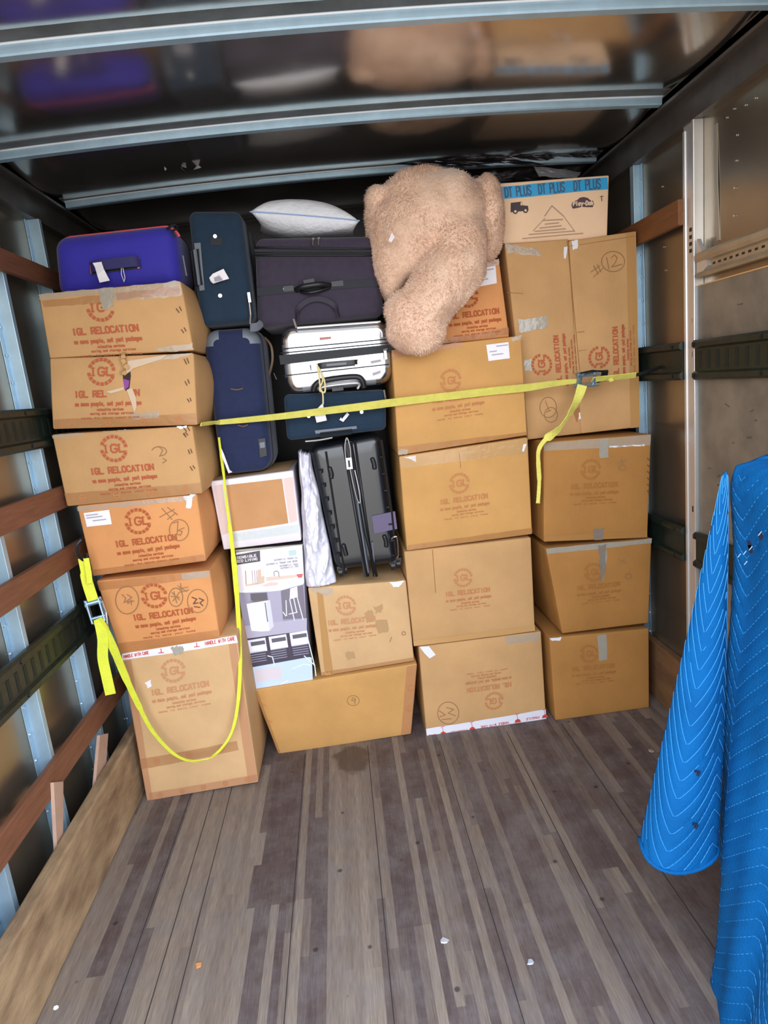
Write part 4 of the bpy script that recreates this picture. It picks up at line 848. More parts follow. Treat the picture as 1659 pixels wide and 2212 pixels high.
for L in (((390,1010),(430,1020),(446,1085)), ((700,1010),(790,1090)), ((600,1120),(700,1080),(760,1090)), ((500,1250),(560,1220)), ((220,920),(240,1010),(250,1290)), ((730,860),(790,1100),(800,1180))): pl_((226,236,246), .004, *L)
o = build('printed_picture', mb.v, mb.f, pm, b.root, midx=mb.m)
b.tape([(508,1187),(654,1174),(655,1177),(509,1192)], TAPE_GR, 8, 1, off=.0035)
# white framed box above it
b = Carton([(454,1040),(633,1016),(651,1168),(483,1188)], 2.435, .38, mat('white_wrapped_card', (222, 212, 216), .35, coat=.3, var=.05, vscale=8, bump=.15, bscale=25), 'white wrapped box with a large tan square on its front, on the trash can box', seed=23, bulge=(.003,.003,.003,.004), dent=.003, name='wrapped_box')
b.tape([(489,1048),(609,1034),(623,1130),(503,1148)], mat('tan_square_card', (192, 140, 92), .8, var=.08, vscale=12), 6, 6, off=.0015, ragged=0, name='tan_square')
b.tape([(462,1050),(480,1046),(496,1150),(480,1156)], mat('pinkish_film', (212, 186, 178), .3), 2, 6, off=.001, name='film_patch'); b.tape([(612,1034),(632,1030),(642,1124),(626,1130)], mat('pinkish_film', (212, 186, 178), .3), 2, 6, off=.001, name='film_patch')
b.tape([(503,1152),(648,1132),(650,1150),(505,1170)], clear_mat('shiny_film', (214, 222, 222), .7), 8, 2, off=.001, name='film_patch')
mb = MB(); tf = b.faces[3]; tf.patch(mb, [(.05,.05),(.95,.05),(.95,.95),(.05,.95)], .002, 6, 4, 0, .01, b.rnd); mb.build('tan_lid', M_PALE, b.root)
# ------------------------------------------------------------------ suitcases, pillow, bear, bag
NAVY = mat('navy_canvas', (30, 40, 74), .8, spec=.3, var=.12, vscale=40, sheen=.15, bump=.15, bscale=400)
TEAL = mat('dark_teal_navy_canvas', (24, 46, 66), .8, spec=.3, var=.12, vscale=40, sheen=.15, bump=.15, bscale=400)
PLUM = mat('plum_black_canvas', (58, 50, 66), .82, spec=.3, var=.12, vscale=40, sheen=.2, bump=.15, bscale=400)
VIOLET = mat('blue_violet_canvas', (48, 42, 158), .7, spec=.35, var=.10, vscale=6, sheen=.2, bump=.12, bscale=300)
CORAL = mat('coral_piping', (240, 96, 108), .5)
GREYPL = mat('grey_plastic', (106, 112, 122), .45)
SILVER = mat('silver_hard_shell', (206, 210, 216), .22, metal=.75, coat=.5)
HARD = mat('black_hard_shell', (15, 19, 24), .3, coat=.5, spec=.5)
BLKCAN = mat('black_trim', (20, 22, 28), .6)
def outline(Wd, Hd, r, ins, k=6):
    x0, y0, x1, y1 = ins, ins, Wd-ins, Hd-ins; rr = max(.004, r-ins); pts = []
    for cx_, cy_, a in ((x1-rr, y0+rr, -90), (x1-rr, y1-rr, 0), (x0+rr, y1-rr, 90), (x0+rr, y0+rr, 180)):
        for i in range(k+1):
            t = math.radians(a + 90*i/k); pts.append((cx_+rr*math.cos(t), cy_+rr*math.sin(t)))
    # add points along the straight runs
    out = []
    for i, p in enumerate(pts):
        q = pts[(i+1) % len(pts)]; out.append(p)
        L = math.hypot(q[0]-p[0], q[1]-p[1])
        if L > .06:
            n = 6
            for j in range(1, n): out.append((p[0]+(q[0]-p[0])*j/n, p[1]+(q[1]-p[1])*j/n))
    return out
class Case:
    def __init__(s, name, label, cat, px, y, depth, r, e, m, bottom=None, bulge=.008, dent=.004, seed=1, body='shell', swell=.0):
        q = [P(u, v, y=y) for u, v in px]
        if bottom is not None:
            for i in (2, 3): q[i].z = bottom
        s.F = Face(q, bulge, dent, seed); s.r, s.e, s.depth = r, e, depth
        s.root = thing(name, label, cat, ((q[2].x+q[3].x)/2, y+depth/2, min(q[2].z, q[3].z)))
        ds = []
        for i in range(5):
            t = math.radians(90*i/4); ds.append((e*(1-math.sin(t)), e*(1-math.cos(t))))
        rings = []
        for kk in (.3, .6, .85): rings.append(('cap', kk))
        for ins, dy in ds: rings.append((ins, dy))
        for t in (.25, .5, .75): rings.append((-swell*math.sin(t*math.pi), e+(depth-2*e)*t))
        for ins, dy in ds[::-1]: rings.append((ins, depth-dy))
        v = [s.F.F(.5, .5)]; n = len(outline(s.F.W, s.F.H, r, 0))
        for a in rings:
            if a[0] == 'cap':
                for x, yy in outline(s.F.W, s.F.H, r, e):
                    v.append(s.F.F(.5+(x/s.F.W-.5)*a[1], .5+(yy/s.F.H-.5)*a[1]))
            else: v += s.ring(*a)
        f = [(0, 1+(i+1) % n, 1+i) for i in range(n)]
        R = len(rings)
        for j in range(R-1):
            for i in range(n): f.append((1+j*n+i, 1+j*n+(i+1) % n, 1+(j+1)*n+(i+1) % n, 1+(j+1)*n+i))
        f.append(tuple(1+(R-1)*n+i for i in range(n)))
        s.body = build(body, v, f, m, s.root, smooth=True)
        bm = bmesh.new(); bm.from_mesh(s.body.data); bmesh.ops.recalc_face_normals(bm, faces=bm.faces); bm.to_mesh(s.body.data); bm.free()
    def ring(s, ins, dy):
        return [s.F.F(x/s.F.W, y/s.F.H) + Vector((0, dy, 0)) for x, y in outline(s.F.W, s.F.H, s.r, ins)]
    def corner_guard(s, ci, m, reach=.03, back=.05, out=.0015, k=6, name='corner_guard'):
        """a cap that follows one rounded corner (0 top right, 1 bottom right, 2 bottom left, 3 top left)"""
        def arc(ins):
            Wd, Hd = s.F.W, s.F.H; x0, y0, x1, y1 = ins, ins, Wd-ins, Hd-ins; rr = max(.004, s.r-ins)
            cx_, cy_, a = ((x1-rr, y0+rr, -90), (x1-rr, y1-rr, 0), (x0+rr, y1-rr, 90), (x0+rr, y0+rr, 180))[ci]
            pts = [(cx_+rr*math.cos(math.radians(a+90*i/k)), cy_+rr*math.sin(math.radians(a+90*i/k))) for i in range(k+1)]
            d0 = (math.sin(math.radians(a)), -math.cos(math.radians(a))); d1 = (-math.sin(math.radians(a+90)), math.cos(math.radians(a+90)))
            return [(pts[0][0]+d0[0]*reach, pts[0][1]+d0[1]*reach)] + pts + [(pts[-1][0]+d1[0]*reach, pts[-1][1]+d1[1]*reach)]
        rows = []
        for ins, dy, o in ((s.e+.006, 0, out), (s.e, 0, out+.0008)) + tuple((s.e*(1-math.sin(math.radians(22.5*i)))-out, s.e*(1-math.cos(math.radians(22.5*i))), 0) for i in (1, 2, 3, 4)) + ((-out, back, 0),):
            rows.append([s.F.F(x/s.F.W, y/s.F.H, o) + Vector((0, dy, 0)) for x, y in arc(ins)])
        n = len(rows[0]); v = [p for r_ in rows for p in r_]; f = [(j*n+i, j*n+i+1, (j+1)*n+i+1, (j+1)*n+i) for j in range(len(rows)-1) for i in range(n-1)]
        return build(name, v, f, m, s.root, smooth=True)
    def piping(s, dy, rad=.004, m=BLKCAN, name='piping', ins=-.001):
        mb = MB(); mb.tube(s.ring(ins, dy), rad, 6, closed=True); return mb.build(name, m, s.root, smooth=True)
    def patch(s, name, px, m, off=.003, nx=4, ny=3, parent=None):
        mb = MB(); s.F.patch(mb, s.F.px(px), off, nx, ny); return mb.build(name, m, parent or s.root)
    def pt(s, u, v, off=.0): return s.F.F(*s.F.st(u, v), off)
    def studs(s, px, m=CHROME, r=.007, name='stud'):
        for u, v in px:
            c = s.pt(u, v); mb = MB(); mb.tube([c, c+s.F.n*.005], r, 10); mb.build(name, m, s.root)
    def handle(s, px, rad=.008, m=BLACK, off=.03, name='carry_handle', flat=None):
        mb = MB(); n = len(px); pts = []
        for i, (u, v) in enumerate(px): pts.append(s.pt(u, v, .003 if i in (0, n-1) else off))
        sp = spline(pts, 6)
        if flat: mb.strap(sp, (0, 0, 1), flat, .006)
        else: mb.tube(sp, rad, 8)
        return mb.build(name, m, s.root, smooth=not flat)
    def frame_handle(s, px, rad=.006, m=BLACK, name='pull_handle', off=.004):
        mb = MB(); pts = [s.pt(u, v, off) for u, v in px]; mb.tube(pts, rad, 6, closed=True); return mb.build(name, m, s.root)
def flap(px_pts, y, m, name, parent, th=.0015, curl=.006):
    """a small paper tag: polygon of pixel points at distance y, given thickness and a curl"""
    v = [P(u, vv, y=y) + Vector((0, -curl*((i*7) % 3), 0)) for i, (u, vv) in enumerate(px_pts)]
    n = len(v); v2 = [p + Vector((0, th, 0)) for p in v]
    f = [tuple(range(n)), tuple(range(2*n-1, n-1, -1))] + [(i, (i+1) % n, n+(i+1) % n, n+i) for i in range(n)]
    return build(name, v+v2, f, m, parent)

# blue violet suitcase on the left stack
s = Case('suitcase', 'blue violet soft suitcase with coral piping lying on the left stack', 'suitcase', [(110,510),(374,481),(390,612),(122,640)], 2.40, .30, .045, .045, VIOLET, bottom=1.914, bulge=.012, seed=31, body='canvas_body')
tr = [p for p in s.ring(-.004, .062) if p.z > max(q.z for q in s.F.q)-.045]; tr.sort(key=lambda p: p.x); mb = MB(); mb.tube(tr, .006, 6); mb.build('coral_piping', CORAL, s.root, smooth=True); s.piping(.215, .003, BLKCAN, 'zip_line')
hd = s.patch('handle_recess', [(197,566),(302,556),(304,580),(199,594)], BLKCAN, .003)
mb = MB(); mb.strap(spline([s.pt(198,580,.004), s.pt(215,577,.020), s.pt(285,568,.020), s.pt(303,567,.004)], 5), (0, 0, 1), .034, .007); mb.build('carry_handle', mat('dark_violet_webbing', (40, 36, 92), .7), s.root)
s.patch('handle_end', [(296,559),(302,557),(304,580),(299,582)], CORAL, .009, 1, 1); s.patch('handle_end', [(196,570),(200,569),(201,592),(197,593)], mat('dull_coral', (140, 70, 90), .6), .009, 1, 1)
tg = flap([(200,568),(220,566),(226,582),(237,606),(216,611),(212,596),(205,577)], 2.36, PAPER, 'paper_tag', s.root, curl=.004)
mb = MB(); mb.tube([P(262,568,y=2.372), P(262,592,y=2.368), P(268,609,y=2.37), P(270,600,y=2.372), P(264,572,y=2.373)], .0012, 5); mb.build('tag_string', PAPER, s.root)
mb = MB(); mb.tube(spline([s.pt(360,494,-.0), P(368,488,y=2.41), P(378,486,y=2.41), P(384,493,y=2.42), P(372,500,y=2.40), P(378,512,y=2.40)], 4), .003, 6); mb.tube(spline([P(362,496,y=2.40), P(372,489,y=2.39), P(380,497,y=2.40)], 4), .003, 6); mb.build('corner_cord', BLKCAN, s.root)
mb = MB(); mb.tube([P(395,552,y=2.415, ), P(403,596,y=2.42)], .003, 6); mb.build('side_zip_pull', GREYPL, s.root)

# dark teal upright suitcase
ZN = P(436, 714, y=2.45).z
t_ = Case('suitcase', 'dark teal soft suitcase standing upright beside the blue violet one', 'suitcase', [(404,454),(520,454),(550,688),(430,696)], 2.43, .42, .03, .025, TEAL, bottom=ZN+.012, bulge=.012, seed=32, body='canvas_body')
t_.piping(.10, .004); t_.piping(.14, .004)
t_.studs([(465,511),(476,639)])
t_.patch('stud_patch', [(455,514),(480,514),(480,530),(455,530)], BLKCAN, .002, 1, 1)
t_.patch('handle_frame', [(420,526),(434,525),(443,627),(432,629)], GREYPL, .006, 1, 4)
t_.frame_handle([(413,542),(428,539),(437,616),(424,618)], .005)
mb = MB(); mb.tube([t_.pt(421,541,.012), t_.pt(431,617,.012)], .004, 6); mb.build('handle_bar', GREYPL, t_.root)
flap([(452,600),(460,592),(484,582),(495,602),(474,609),(462,614),(455,608)], 2.405, PAPER, 'paper_tag', t_.root)
flap([(462,600),(474,596),(482,606),(464,608)], 2.398, GREYPRINT, 'tag_window', t_.root)
mb = MB(); mb.box(P(534,632,y=2.408), P(543,653,y=2.414)); mb.tube([P(538,652,y=2.411), P(541,680,y=2.411), P(540,700,y=2.411)], .003, 6); mb.build('zip_lock', CHROME, t_.root)

# tall navy suitcase
nv = Case('suitcase', 'tall navy soft suitcase with zip pockets, behind the yellow strap left of the silver one', 'suitcase', [(435,714),(558,706),(587,1008),(478,1036)], 2.45, .34, .055, .03, NAVY, bottom=1.218, bulge=.014, seed=33, body='canvas_body', swell=.01)
for dy in (.055, .10, .19, .23): nv.piping(dy, .0045)
for ci in (0, 3): nv.corner_guard(ci, GREYPL, .004, .03)
mb = MB(); mb.strap(spline([P(541,708,y=2.42), P(556,706,y=2.41), P(566,696,y=2.40)], 4), (.4, 0, .9), [.03]*8+[.008], .005); mb.build('handle_tab', GREYPL, nv.root)
for px in (((499,840),(512,842),(525,839)), ((514,918),(526,921),(536,917))):
    mb = MB(); mb.tube(spline([nv.pt(*p, .004) for p in px], 4), .0025, 6); mb.build('handle_slot_edge', mat('copper_trim', (120, 86, 70), .5), nv.root)
nv.patch('lock_plate', [(558,948),(573,946),(577,984),(562,988)], BLACK, .006, 1, 1)
nv.patch('lock_dial', [(561,956),(572,954),(573,966),(563,968)], GREYPL, .009, 1, 1)
mb = MB(); c = [Vector((nv.F.F(.985, t).x+.012, 2.45+.16, nv.F.F(.985, t).z)) for t in (.06, .12, .22, .32)]
mb.strap(spline([c[0], c[1]+Vector((.02,-.02,0)), c[2]+Vector((.02,-.02,0)), c[3]], 5), (0, 1, 0), .028, .008); mb.build('side_handle', mat('tan_lined_handle', (122, 96, 74), .6), nv.root, smooth=False)
mb = MB(); mb.tube([P(591,806,y=2.56), P(597,820,y=2.56)], .003, 6); mb.build('zip_pull', CHROME, nv.root)
# silver hard case, with its tag
ZD = 1.492
sv = Case('suitcase', 'silver hard-shell suitcase lying on its side with a string tag', 'suitcase', [(603,707),(844,691),(847,828),(620,854)], 2.46, .38, .05, .03, SILVER, bottom=ZD+.006, bulge=.004, dent=.001, seed=34, body='hard_shell')
sv.patch('zip_band', [(603,768),(848,744),(848,760),(606,788)], BLKCAN, .005, 10, 2); sv.piping(.0, .0, BLKCAN) if False else None
for px in (((608,754),(845,732)), ((612,812),(840,787)), ((606,763),(846,740))): 
    mb = MB(); mb.tube([sv.pt(*p, .002) for p in (px[0], ((px[0][0]+px[1][0])/2, (px[0][1]+px[1][1])/2), px[1])], .0022, 6); mb.build('shell_groove', BLKCAN, sv.root)
mb = MB(); mb.tube([sv.pt(642,708,.004), sv.pt(740,701,.007), sv.pt(822,695,.004)], .004, 8); mb.build('edge_trim', CHROME, sv.root)
for ci in range(4): sv.corner_guard(ci, CHROME, .012, .05)
sv.patch('handle_plate', [(669,789),(785,778),(786,788),(671,800)], BLACK, .004, 6, 1)
sv.handle([(686,792),(700,788),(760,783),(772,782)], .007, BLACK, .018, flat=.018)
for px in ([(672,789),(688,788),(689,798),(673,799)], [(766,780),(784,778),(785,788),(767,790)]): sv.patch('handle_hinge', px, CHROME, .010, 1, 1)
sv.patch('handle_inlay', [(705,787),(748,783),(748,788),(706,792)], GREYPL, .024, 4, 1)
mb = MB(); mb.tube(spline([sv.pt(677,845,.006), sv.pt(682,832,.012), sv.pt(700,822,.014), sv.pt(765,814,.014), sv.pt(782,822,.012), sv.pt(786,838,.006)], 6), .011, 8); gh = mb.build('pull_grip', BLACK, sv.root, smooth=True)
mb = MB(); mb.tube(spline([sv.pt(692,846,.008), sv.pt(698,836,.018), sv.pt(760,828,.018), sv.pt(776,830,.012), sv.pt(772,840,.006)], 6), .005, 8); mb.build('grip_inlay', STEEL_W, gh, smooth=True)
mb = MB(); mb.box(sv.pt(717,838,.004), sv.pt(742,843,.010)); mb.build('grip_button', BLACK, gh)
for px in ([(690,729),(715,727),(715,732),(691,735)],): sv.patch('old_sticker', px, mat('worn_red_sticker', (182, 122, 110), .6), .002, 2, 1)
for px in ([(800,780),(822,776),(824,781),(802,786)], [(804,806),(822,800),(822,806),(806,812)], [(712,813),(722,811),(722,814),(713,816)]): sv.patch('old_sticker', px, GREYPRINT, .002, 2, 1)
mb = MB(); mb.box(P(829,758,y=2.445), P(836,776,y=2.452)); mb.tube([P(828,757,y=2.45), P(837,754,y=2.45)], .004, 6); mb.build('zip_pull', CHROME, sv.root)
mb = MB(); mb.tube([P(634,689,y=2.44), P(640,708,y=2.44)], .004, 6); mb.build('zip_pull', CHROME, sv.root)
STRING = mat('cream_string', (222, 206, 150), .8); mb = MB()
mb.tube(spline([P(685,790,y=2.44), P(689,812,y=2.43), P(693,842,y=2.43), P(702,846,y=2.43), P(700,820,y=2.43), P(687,792,y=2.44)], 5), .0035, 6)
mb.tube(spline([P(687,792,y=2.435), P(697,820,y=2.425), P(690,840,y=2.425), P(697,850,y=2.425), P(698,874,y=2.425)], 5), .003, 6)
mb.build('tag_string', STRING, sv.root)
flap([(697,871),(700,884),(706,908),(684,913),(678,890)], 2.43, PAPER, 'paper_tag', sv.root, curl=.003)
# dark teal case under it
dt = Case('suitcase', 'dark teal soft suitcase lying flat between the silver and the black suitcase', 'suitcase', [(612,853),(834,842),(835,934),(620,953)], 2.47, .36, .02, .018, TEAL, bottom=1.322, bulge=.008, seed=35, body='canvas_body')
dt.q = None
dt.studs([(667,899),(781,890)])
dt.piping(.08, .004)
dt.frame_handle([(692,936),(760,928),(760,936),(693,945)], .004); dt.patch('handle_frame', [(680,930),(770,920),(771,926),(682,937)], GREYPL, .004, 4, 1)
mb = MB(); mb.strap([dt.pt(735,904,.008), dt.pt(740,908,.014), dt.pt(748,898,.012), dt.pt(752,893,.010)], (.4, 0, .9), .012, .002); mb.build('luggage_clip', PAPER, dt.root)
mb = MB(); mb.tube(spline([dt.pt(660,953,.012), dt.pt(690,950,.016), dt.pt(718,945,.012)], 4), .003, 6); mb.build('zip_glint', STEEL_W, dt.root)
mb = MB(); mb.tube([P(830,842,y=2.46), P(833,862,y=2.46)], .004, 6); mb.build('zip_pull', CHROME, dt.root)

# black-plum suitcase on its long side
ZS = max(sv.F.q[0].z, sv.F.q[1].z)
pb = Case('suitcase', 'plum black soft suitcase on its long side carrying the white pillow', 'suitcase', [(549,513),(808,508),(833,690),(556,708)], 2.47, .36, .035, .025, PLUM, bottom=ZS+.006, bulge=.014, seed=36, body='canvas_body')
for v0, v1, w in ((535,539,.007), (552,552,.008), (546,546,.004)):
    mb = MB(); mb.tube([pb.pt(x, v0+(v1-v0)*(x-545)/275, .004) for x in (549,600,660,720,780,812)], w/2, 6); mb.build('zip_track', BLKCAN, pb.root, smooth=True)
pb.patch('zip_gusset', [(550,539),(814,540),(815,553),(551,556)], BLKCAN, .002, 8, 1)
pb.patch('strap_band', [(555,622),(824,602),(825,618),(556,640)], mat('black_webbing', (30, 32, 42), .7), .003, 10, 2)
pb.patch('strap_plate', [(612,619),(634,617),(635,629),(613,631)], BLACK, .006, 1, 1); pb.patch('strap_plate', [(716,609),(741,606),(742,618),(717,620)], BLACK, .006, 1, 1)
pb.studs([(615.5,624.5),(630,623),(720,614.5),(735.5,613.5)], CHROME, .006)
pb.handle([(640,627),(655,622),(690,617),(712,617)], .010, BLACK, .028); pb.handle([(650,631),(668,634),(690,630),(712,622)], .006, BLACK, .022, name='handle_wrap')
pb.patch('handle_pad', [(655,606),(678,602),(682,616),(658,619)], BLACK, .006, 2, 2)
pb.handle([(641,690),(645,668),(664,652),(686,647),(708,652),(724,664),(732,684)], .010, mat('plum_webbing', (44, 40, 54), .7), .012, name='loop_handle', flat=.018)
for u, v in ((676,521),(688,520)):
    mb = MB(); a, c = pb.pt(u, v-6, .006), pb.pt(u-1, v+11, .008); mb.tube([a, a+Vector((0,0,-.006))], .006, 8); mb.tube([a, c], .0035, 6); mb.build('zip_pull', CHROME, pb.root)
# pillow
ZP = max(pb.F.q[0].z, pb.F.q[1].z) + .004
PILM = mat('white_quilted_pillow', (226, 228, 234), .85, var=.05, vscale=30, bump=.5, bscale=60)
c0, c1 = P(549, 478, y=2.58), P(774, 496, y=2.58)
mb = MB(); N, M = 36, 20; v, f = [], []
for side in (1, -1):
    for j in range(M+1):
        for i in range(N+1):
            u, w = i/N*2-1, j/M*2-1
            pin = 1 - .10*(1-abs(w)**2)*abs(u)**3; pin2 = 1 - .10*(1-abs(u)**2)*abs(w)**3
            th = max(0, (1-abs(u)**2.6)*(1-abs(w)**2.6))**.55
            x = (c0.x+c1.x)/2 + u*(c1.x-c0.x)/2*pin; y = 2.60 + w*.15*pin2
            zc_ = c0.z + (c1.z-c0.z)*(u+1)/2 + .006*(1-u*u)
            z = zc_ + side*th*(.078 if side > 0 else .055) + .004*noise.noise(Vector((x*14, y*14, side)))*th
            v.append(Vector((x, y, max(z, ZP))))
n1_ = (N+1)*(M+1)
for sd in (0, 1):
    for j in range(M):
        for i in range(N):
            k = sd*n1_+j*(N+1)+i; q = (k, k+1, k+N+2, k+N+1); f.append(q if sd == 0 else q[::-1])
pr = thing('pillow', 'white quilted pillow with a pale blue seam on the plum black suitcase', 'pillow', ((c0.x+c1.x)/2, 2.60, ZP))
po_ = build('pillow_body', v, f, PILM, pr, smooth=True); bm = bmesh.new(); bm.from_mesh(po_.data); bmesh.ops.remove_doubles(bm, verts=bm.verts, dist=.0005); bm.to_mesh(po_.data); bm.free()
mb = MB(); mb.tube([v[i]+Vector((0, -.001, 0)) for i in range(N+1)] , .0022, 6); mb.build('seam_piping', mat('pale_blue_piping', (150, 178, 222), .7), pr, smooth=True)

# black hard-shell case standing on the stained box
ZB = .742
bk = Case('suitcase', 'black hard-shell suitcase standing upright on the stained pale box', 'suitcase', [(668,966),(822,936),(864,1236),(728,1246)], 2.47, .26, .035, .03, HARD, bottom=ZB+.035, bulge=.006, dent=.001, seed=37, body='hard_shell')
for px in (((704,975),(738,1200),(744,1236)), ((824,950),(846,1105),(856,1200))):
    mb = MB(); mb.tube([bk.pt(*p, .002) for p in px], .005, 6); mb.build('shell_rib', BLACK, bk.root)
for px, w in ((((742,958),(775,1150),(794,1244)), .006), (((757,955),(790,1150),(813,1244)), .007), (((766,950),(808,1244)), .005)):
    mb = MB(); mb.tube([bk.pt(*p, .006) for p in px], w, 8); mb.build('frame_edge', BLACK, bk.root, smooth=True)
bk.patch('zip_channel', [(746,956),(760,953),(800,1244),(786,1246)], BLKCAN, .003, 2, 12)
mb = MB(); mb.tube([bk.pt(772,1084,.008), bk.pt(780,1140,.010), bk.pt(795,1236,.008)], .0035, 6); mb.build('zip_glint', GREYPL, bk.root)
mb = MB(); mb.tube([bk.pt(804,1170,.008), bk.pt(810,1244,.008)], .003, 6); mb.build('zip_glint', GREYPL, bk.root)
for px in (((711,1008),(716,1024),(715,1034)), ((741,1174),(746,1192),(748,1200)), ((803,988),(808,1002),(809,1014)), ((829,1155),(834,1170),(834,1182))):
    mb = MB(); sp = spline([bk.pt(*p, .004) for p in px], 5); mb.tube(sp, [.004]+[.009]*(len(sp)-2)+[.004], 8); mb.build('side_button', BLACK, bk.root, smooth=True)
for k in range(7):
    u, v = 692+k*6.3, 1016+k*30
    mb = MB(); mb.tube([bk.pt(u-4, v, .002), bk.pt(u+4, v-2, .010), bk.pt(u+4, v+5, .006)], .004, 6); mb.build('shell_clip', BLACK, bk.root)
for k in range(6):
    u, v = 823+k*4.8, 988+k*36
    mb = MB(); mb.tube([bk.pt(u-3, v, .004), bk.pt(u+4, v-1, .008)], .004, 6); mb.build('shell_clip', BLACK, bk.root)
bk.patch('purple_strip', [(803,1114),(853,1104),(858,1142),(808,1152)], mat('purple_grey_patch', (96, 84, 112), .6), .004, 3, 2)
mb = MB(); mb.box(bk.pt(746,989,.008), bk.pt(762,1012,.012)); mb.build('luggage_tag', PAPER, bk.root)
mb = MB(); mb.box(bk.pt(751,994,.0121), bk.pt(757,1008,.0128)); mb.build('tag_print', BLACK, bk.root)
mb = MB(); mb.tube(spline([bk.pt(747,990,.010), bk.pt(745,965,.012), bk.pt(749,945,.01), bk.pt(756,966,.012), bk.pt(758,990,.010)], 4), .0025, 6); mb.tube(spline([bk.pt(756,1012,.01), bk.pt(764,1050,.012), bk.pt(772,1080,.010), bk.pt(778,1084,.01), bk.pt(776,1060,.012), bk.pt(766,1015,.01)], 4), .0022, 6); mb.build('tag_loop', STEEL_W, bk.root)
mb = MB(); mb.tube(spline([bk.pt(846,1164,.006), bk.pt(850,1158,.016), bk.pt(857,1160,.016), bk.pt(860,1196,.016), bk.pt(856,1204,.006)], 4), .0035, 6); mb.build('side_handle', CHROME, bk.root)
for u, v, y in ((738,1254,2.50), (748,1250,2.53), (850,1236,2.50), (862,1234,2.52), (800,1240,2.70), (730,1246,2.70)):
    c = P(u, v, y=y); c.z = ZB+.021; mb = MB(); mb.tube([c-Vector((.008, 0, 0)), c+Vector((.008, 0, 0))], .020, 14); w_ = mb.build('wheel', BLACK, bk.root)
    mb = MB(); mb.box((c.x-.013, c.y-.012, c.z+.006), (c.x+.013, c.y+.014, c.z+.026)); mb.build('wheel_fork', BLACK, w_)

# white plastic bag between the wrapped box and the black case
def crumple(name, label, cat, px, y, depth, bottom, m):
    q = [P(u, v, y=y) for u, v in px]
    q[2].z = q[3].z = bottom
    F = Face(q, .012, 0, 3); N, M = 30, 120; v, f = [], []
    for j in range(M+1):
        for i in range(N+1):
            a, b_ = i/N, j/M; w = min(1, 6*a*(1-a)); p = F.F(a, b_)
            r = abs(noise.noise(Vector((a*3.4+b_*3, b_*3.6, 1.3)))) ; r2 = noise.noise(Vector((a*8-b_*3, b_*9, 4.4)))
            p = p + F.n*((.030*(1-r*1.2) + .006*r2 + .012*(1-2*abs(noise.noise(Vector((a*4-b_*5, b_*11+a*3, 7.7)))))**2 + .006*(1-2*abs(noise.noise(Vector((a*9+b_*8, b_*20, 2.2)))))**2)*w) + Vector((.006*noise.noise(Vector((0, b_*5, a*2))), 0, 0))
            v.append(p)
    n = len(v); v += [Vector((p.x, y+depth*(.6+.4*min(1, 6*(i % (N+1))/N*(1-(i % (N+1))/N))), p.z)) for i, p in enumerate(v)]
    for j in range(M):
        for i in range(N):
            k = j*(N+1)+i; f.append((k, k+N+1, k+N+2, k+1)); f.append((n+k, n+k+1, n+k+N+2, n+k+N+1))
    for j in range(M):
        k = j*(N+1); f.append((k, n+k, n+k+N+1, k+N+1)); k += N; f.append((k, k+N+1, n+k+N+1, n+k))
    for i in range(N):
        k = i; f.append((k, k+1, n+k+1, n+k)); k = M*(N+1)+i; f.append((k, n+k, n+k+1, k+1))
    return tag(build(name, v, f, m, smooth=True), label, cat)
crumple('plastic_bag', 'crumpled white plastic bag wedged left of the black hard-shell suitcase', 'bag', [(644,976),(670,984),(727,1264),(662,1276)], 2.455, .16, .735, mat('white_plastic_film', (222, 220, 234), .32, coat=.3, bump=.3, bscale=18))

# big plush bear seen from behind
K = .00182
def blob(bm, u, v, y, ru, rv, rd, rot=0):
    r = bmesh.ops.create_icosphere(bm, subdivisions=4, radius=1.0)
    M_ = Matrix.Translation(P(u, v, y=y)) @ Matrix.Rotation(rot, 4, 'Y') @ Matrix.Diagonal((ru*K, rd*K, rv*K, 1))
    bmesh.ops.transform(bm, matrix=M_, verts=r['verts'])
def limb(bm, pts, n=7):
    for a, b_ in zip(pts, pts[1:]):
        for k in range(n):
            t = k/n; blob(bm, *[a[i]+(b_[i]-a[i])*t for i in range(6)])
    blob(bm, *pts[-1])
bm = bmesh.new()
blob(bm, 922, 500, 2.54, 122, 122, 108); blob(bm, 868, 520, 2.53, 74, 98, 90); blob(bm, 965, 472, 2.53, 86, 92, 96); blob(bm, 895, 452, 2.54, 84, 72, 90)
limb(bm, [(842,500,2.50,46,52,50), (846,575,2.47,38,45,44), (838,625,2.46,12,26,24)])
limb(bm, [(986,520,2.44,60,66,56), (980,575,2.40,66,60,52), (935,640,2.37,62,46,46), (898,690,2.37,60,46,46)])
blob(bm, 898, 712, 2.37, 60, 50, 46); blob(bm, 880, 672, 2.37, 46, 40, 44)
blob(bm, 1052, 472, 2.52, 33, 88, 52, .05); blob(bm, 1035, 425, 2.52, 30, 36, 40)
blob(bm, 816, 430, 2.50, 26, 26, 30); blob(bm, 826, 470, 2.52, 36, 40, 44)
me = bpy.data.meshes.new('plush'); bm.to_mesh(me); bm.free()
tmp = bpy.data.objects.new('plush', me); C.objects.link(tmp)
rm_ = tmp.modifiers.new('r', 'REMESH'); rm_.mode = 'VOXEL'; rm_.voxel_size = .0075
sm_ = tmp.modifiers.new('s', 'SMOOTH'); sm_.factor = .5; sm_.iterations = 3
dg = bpy.context.evaluated_depsgraph_get(); em = bpy.data.meshes.new_from_object(tmp.evaluated_get(dg)); bpy.data.objects.remove(tmp)
bv = [v.co.copy() for v in em.vertices]; bn = [v.normal.copy() for v in em.vertices]; bf = [tuple(p.vertices) for p in em.polygons]
bv = [p + n*(.006*noise.noise(p*16) + .002*noise.noise(p*50)) for p, n in zip(bv, bn)]
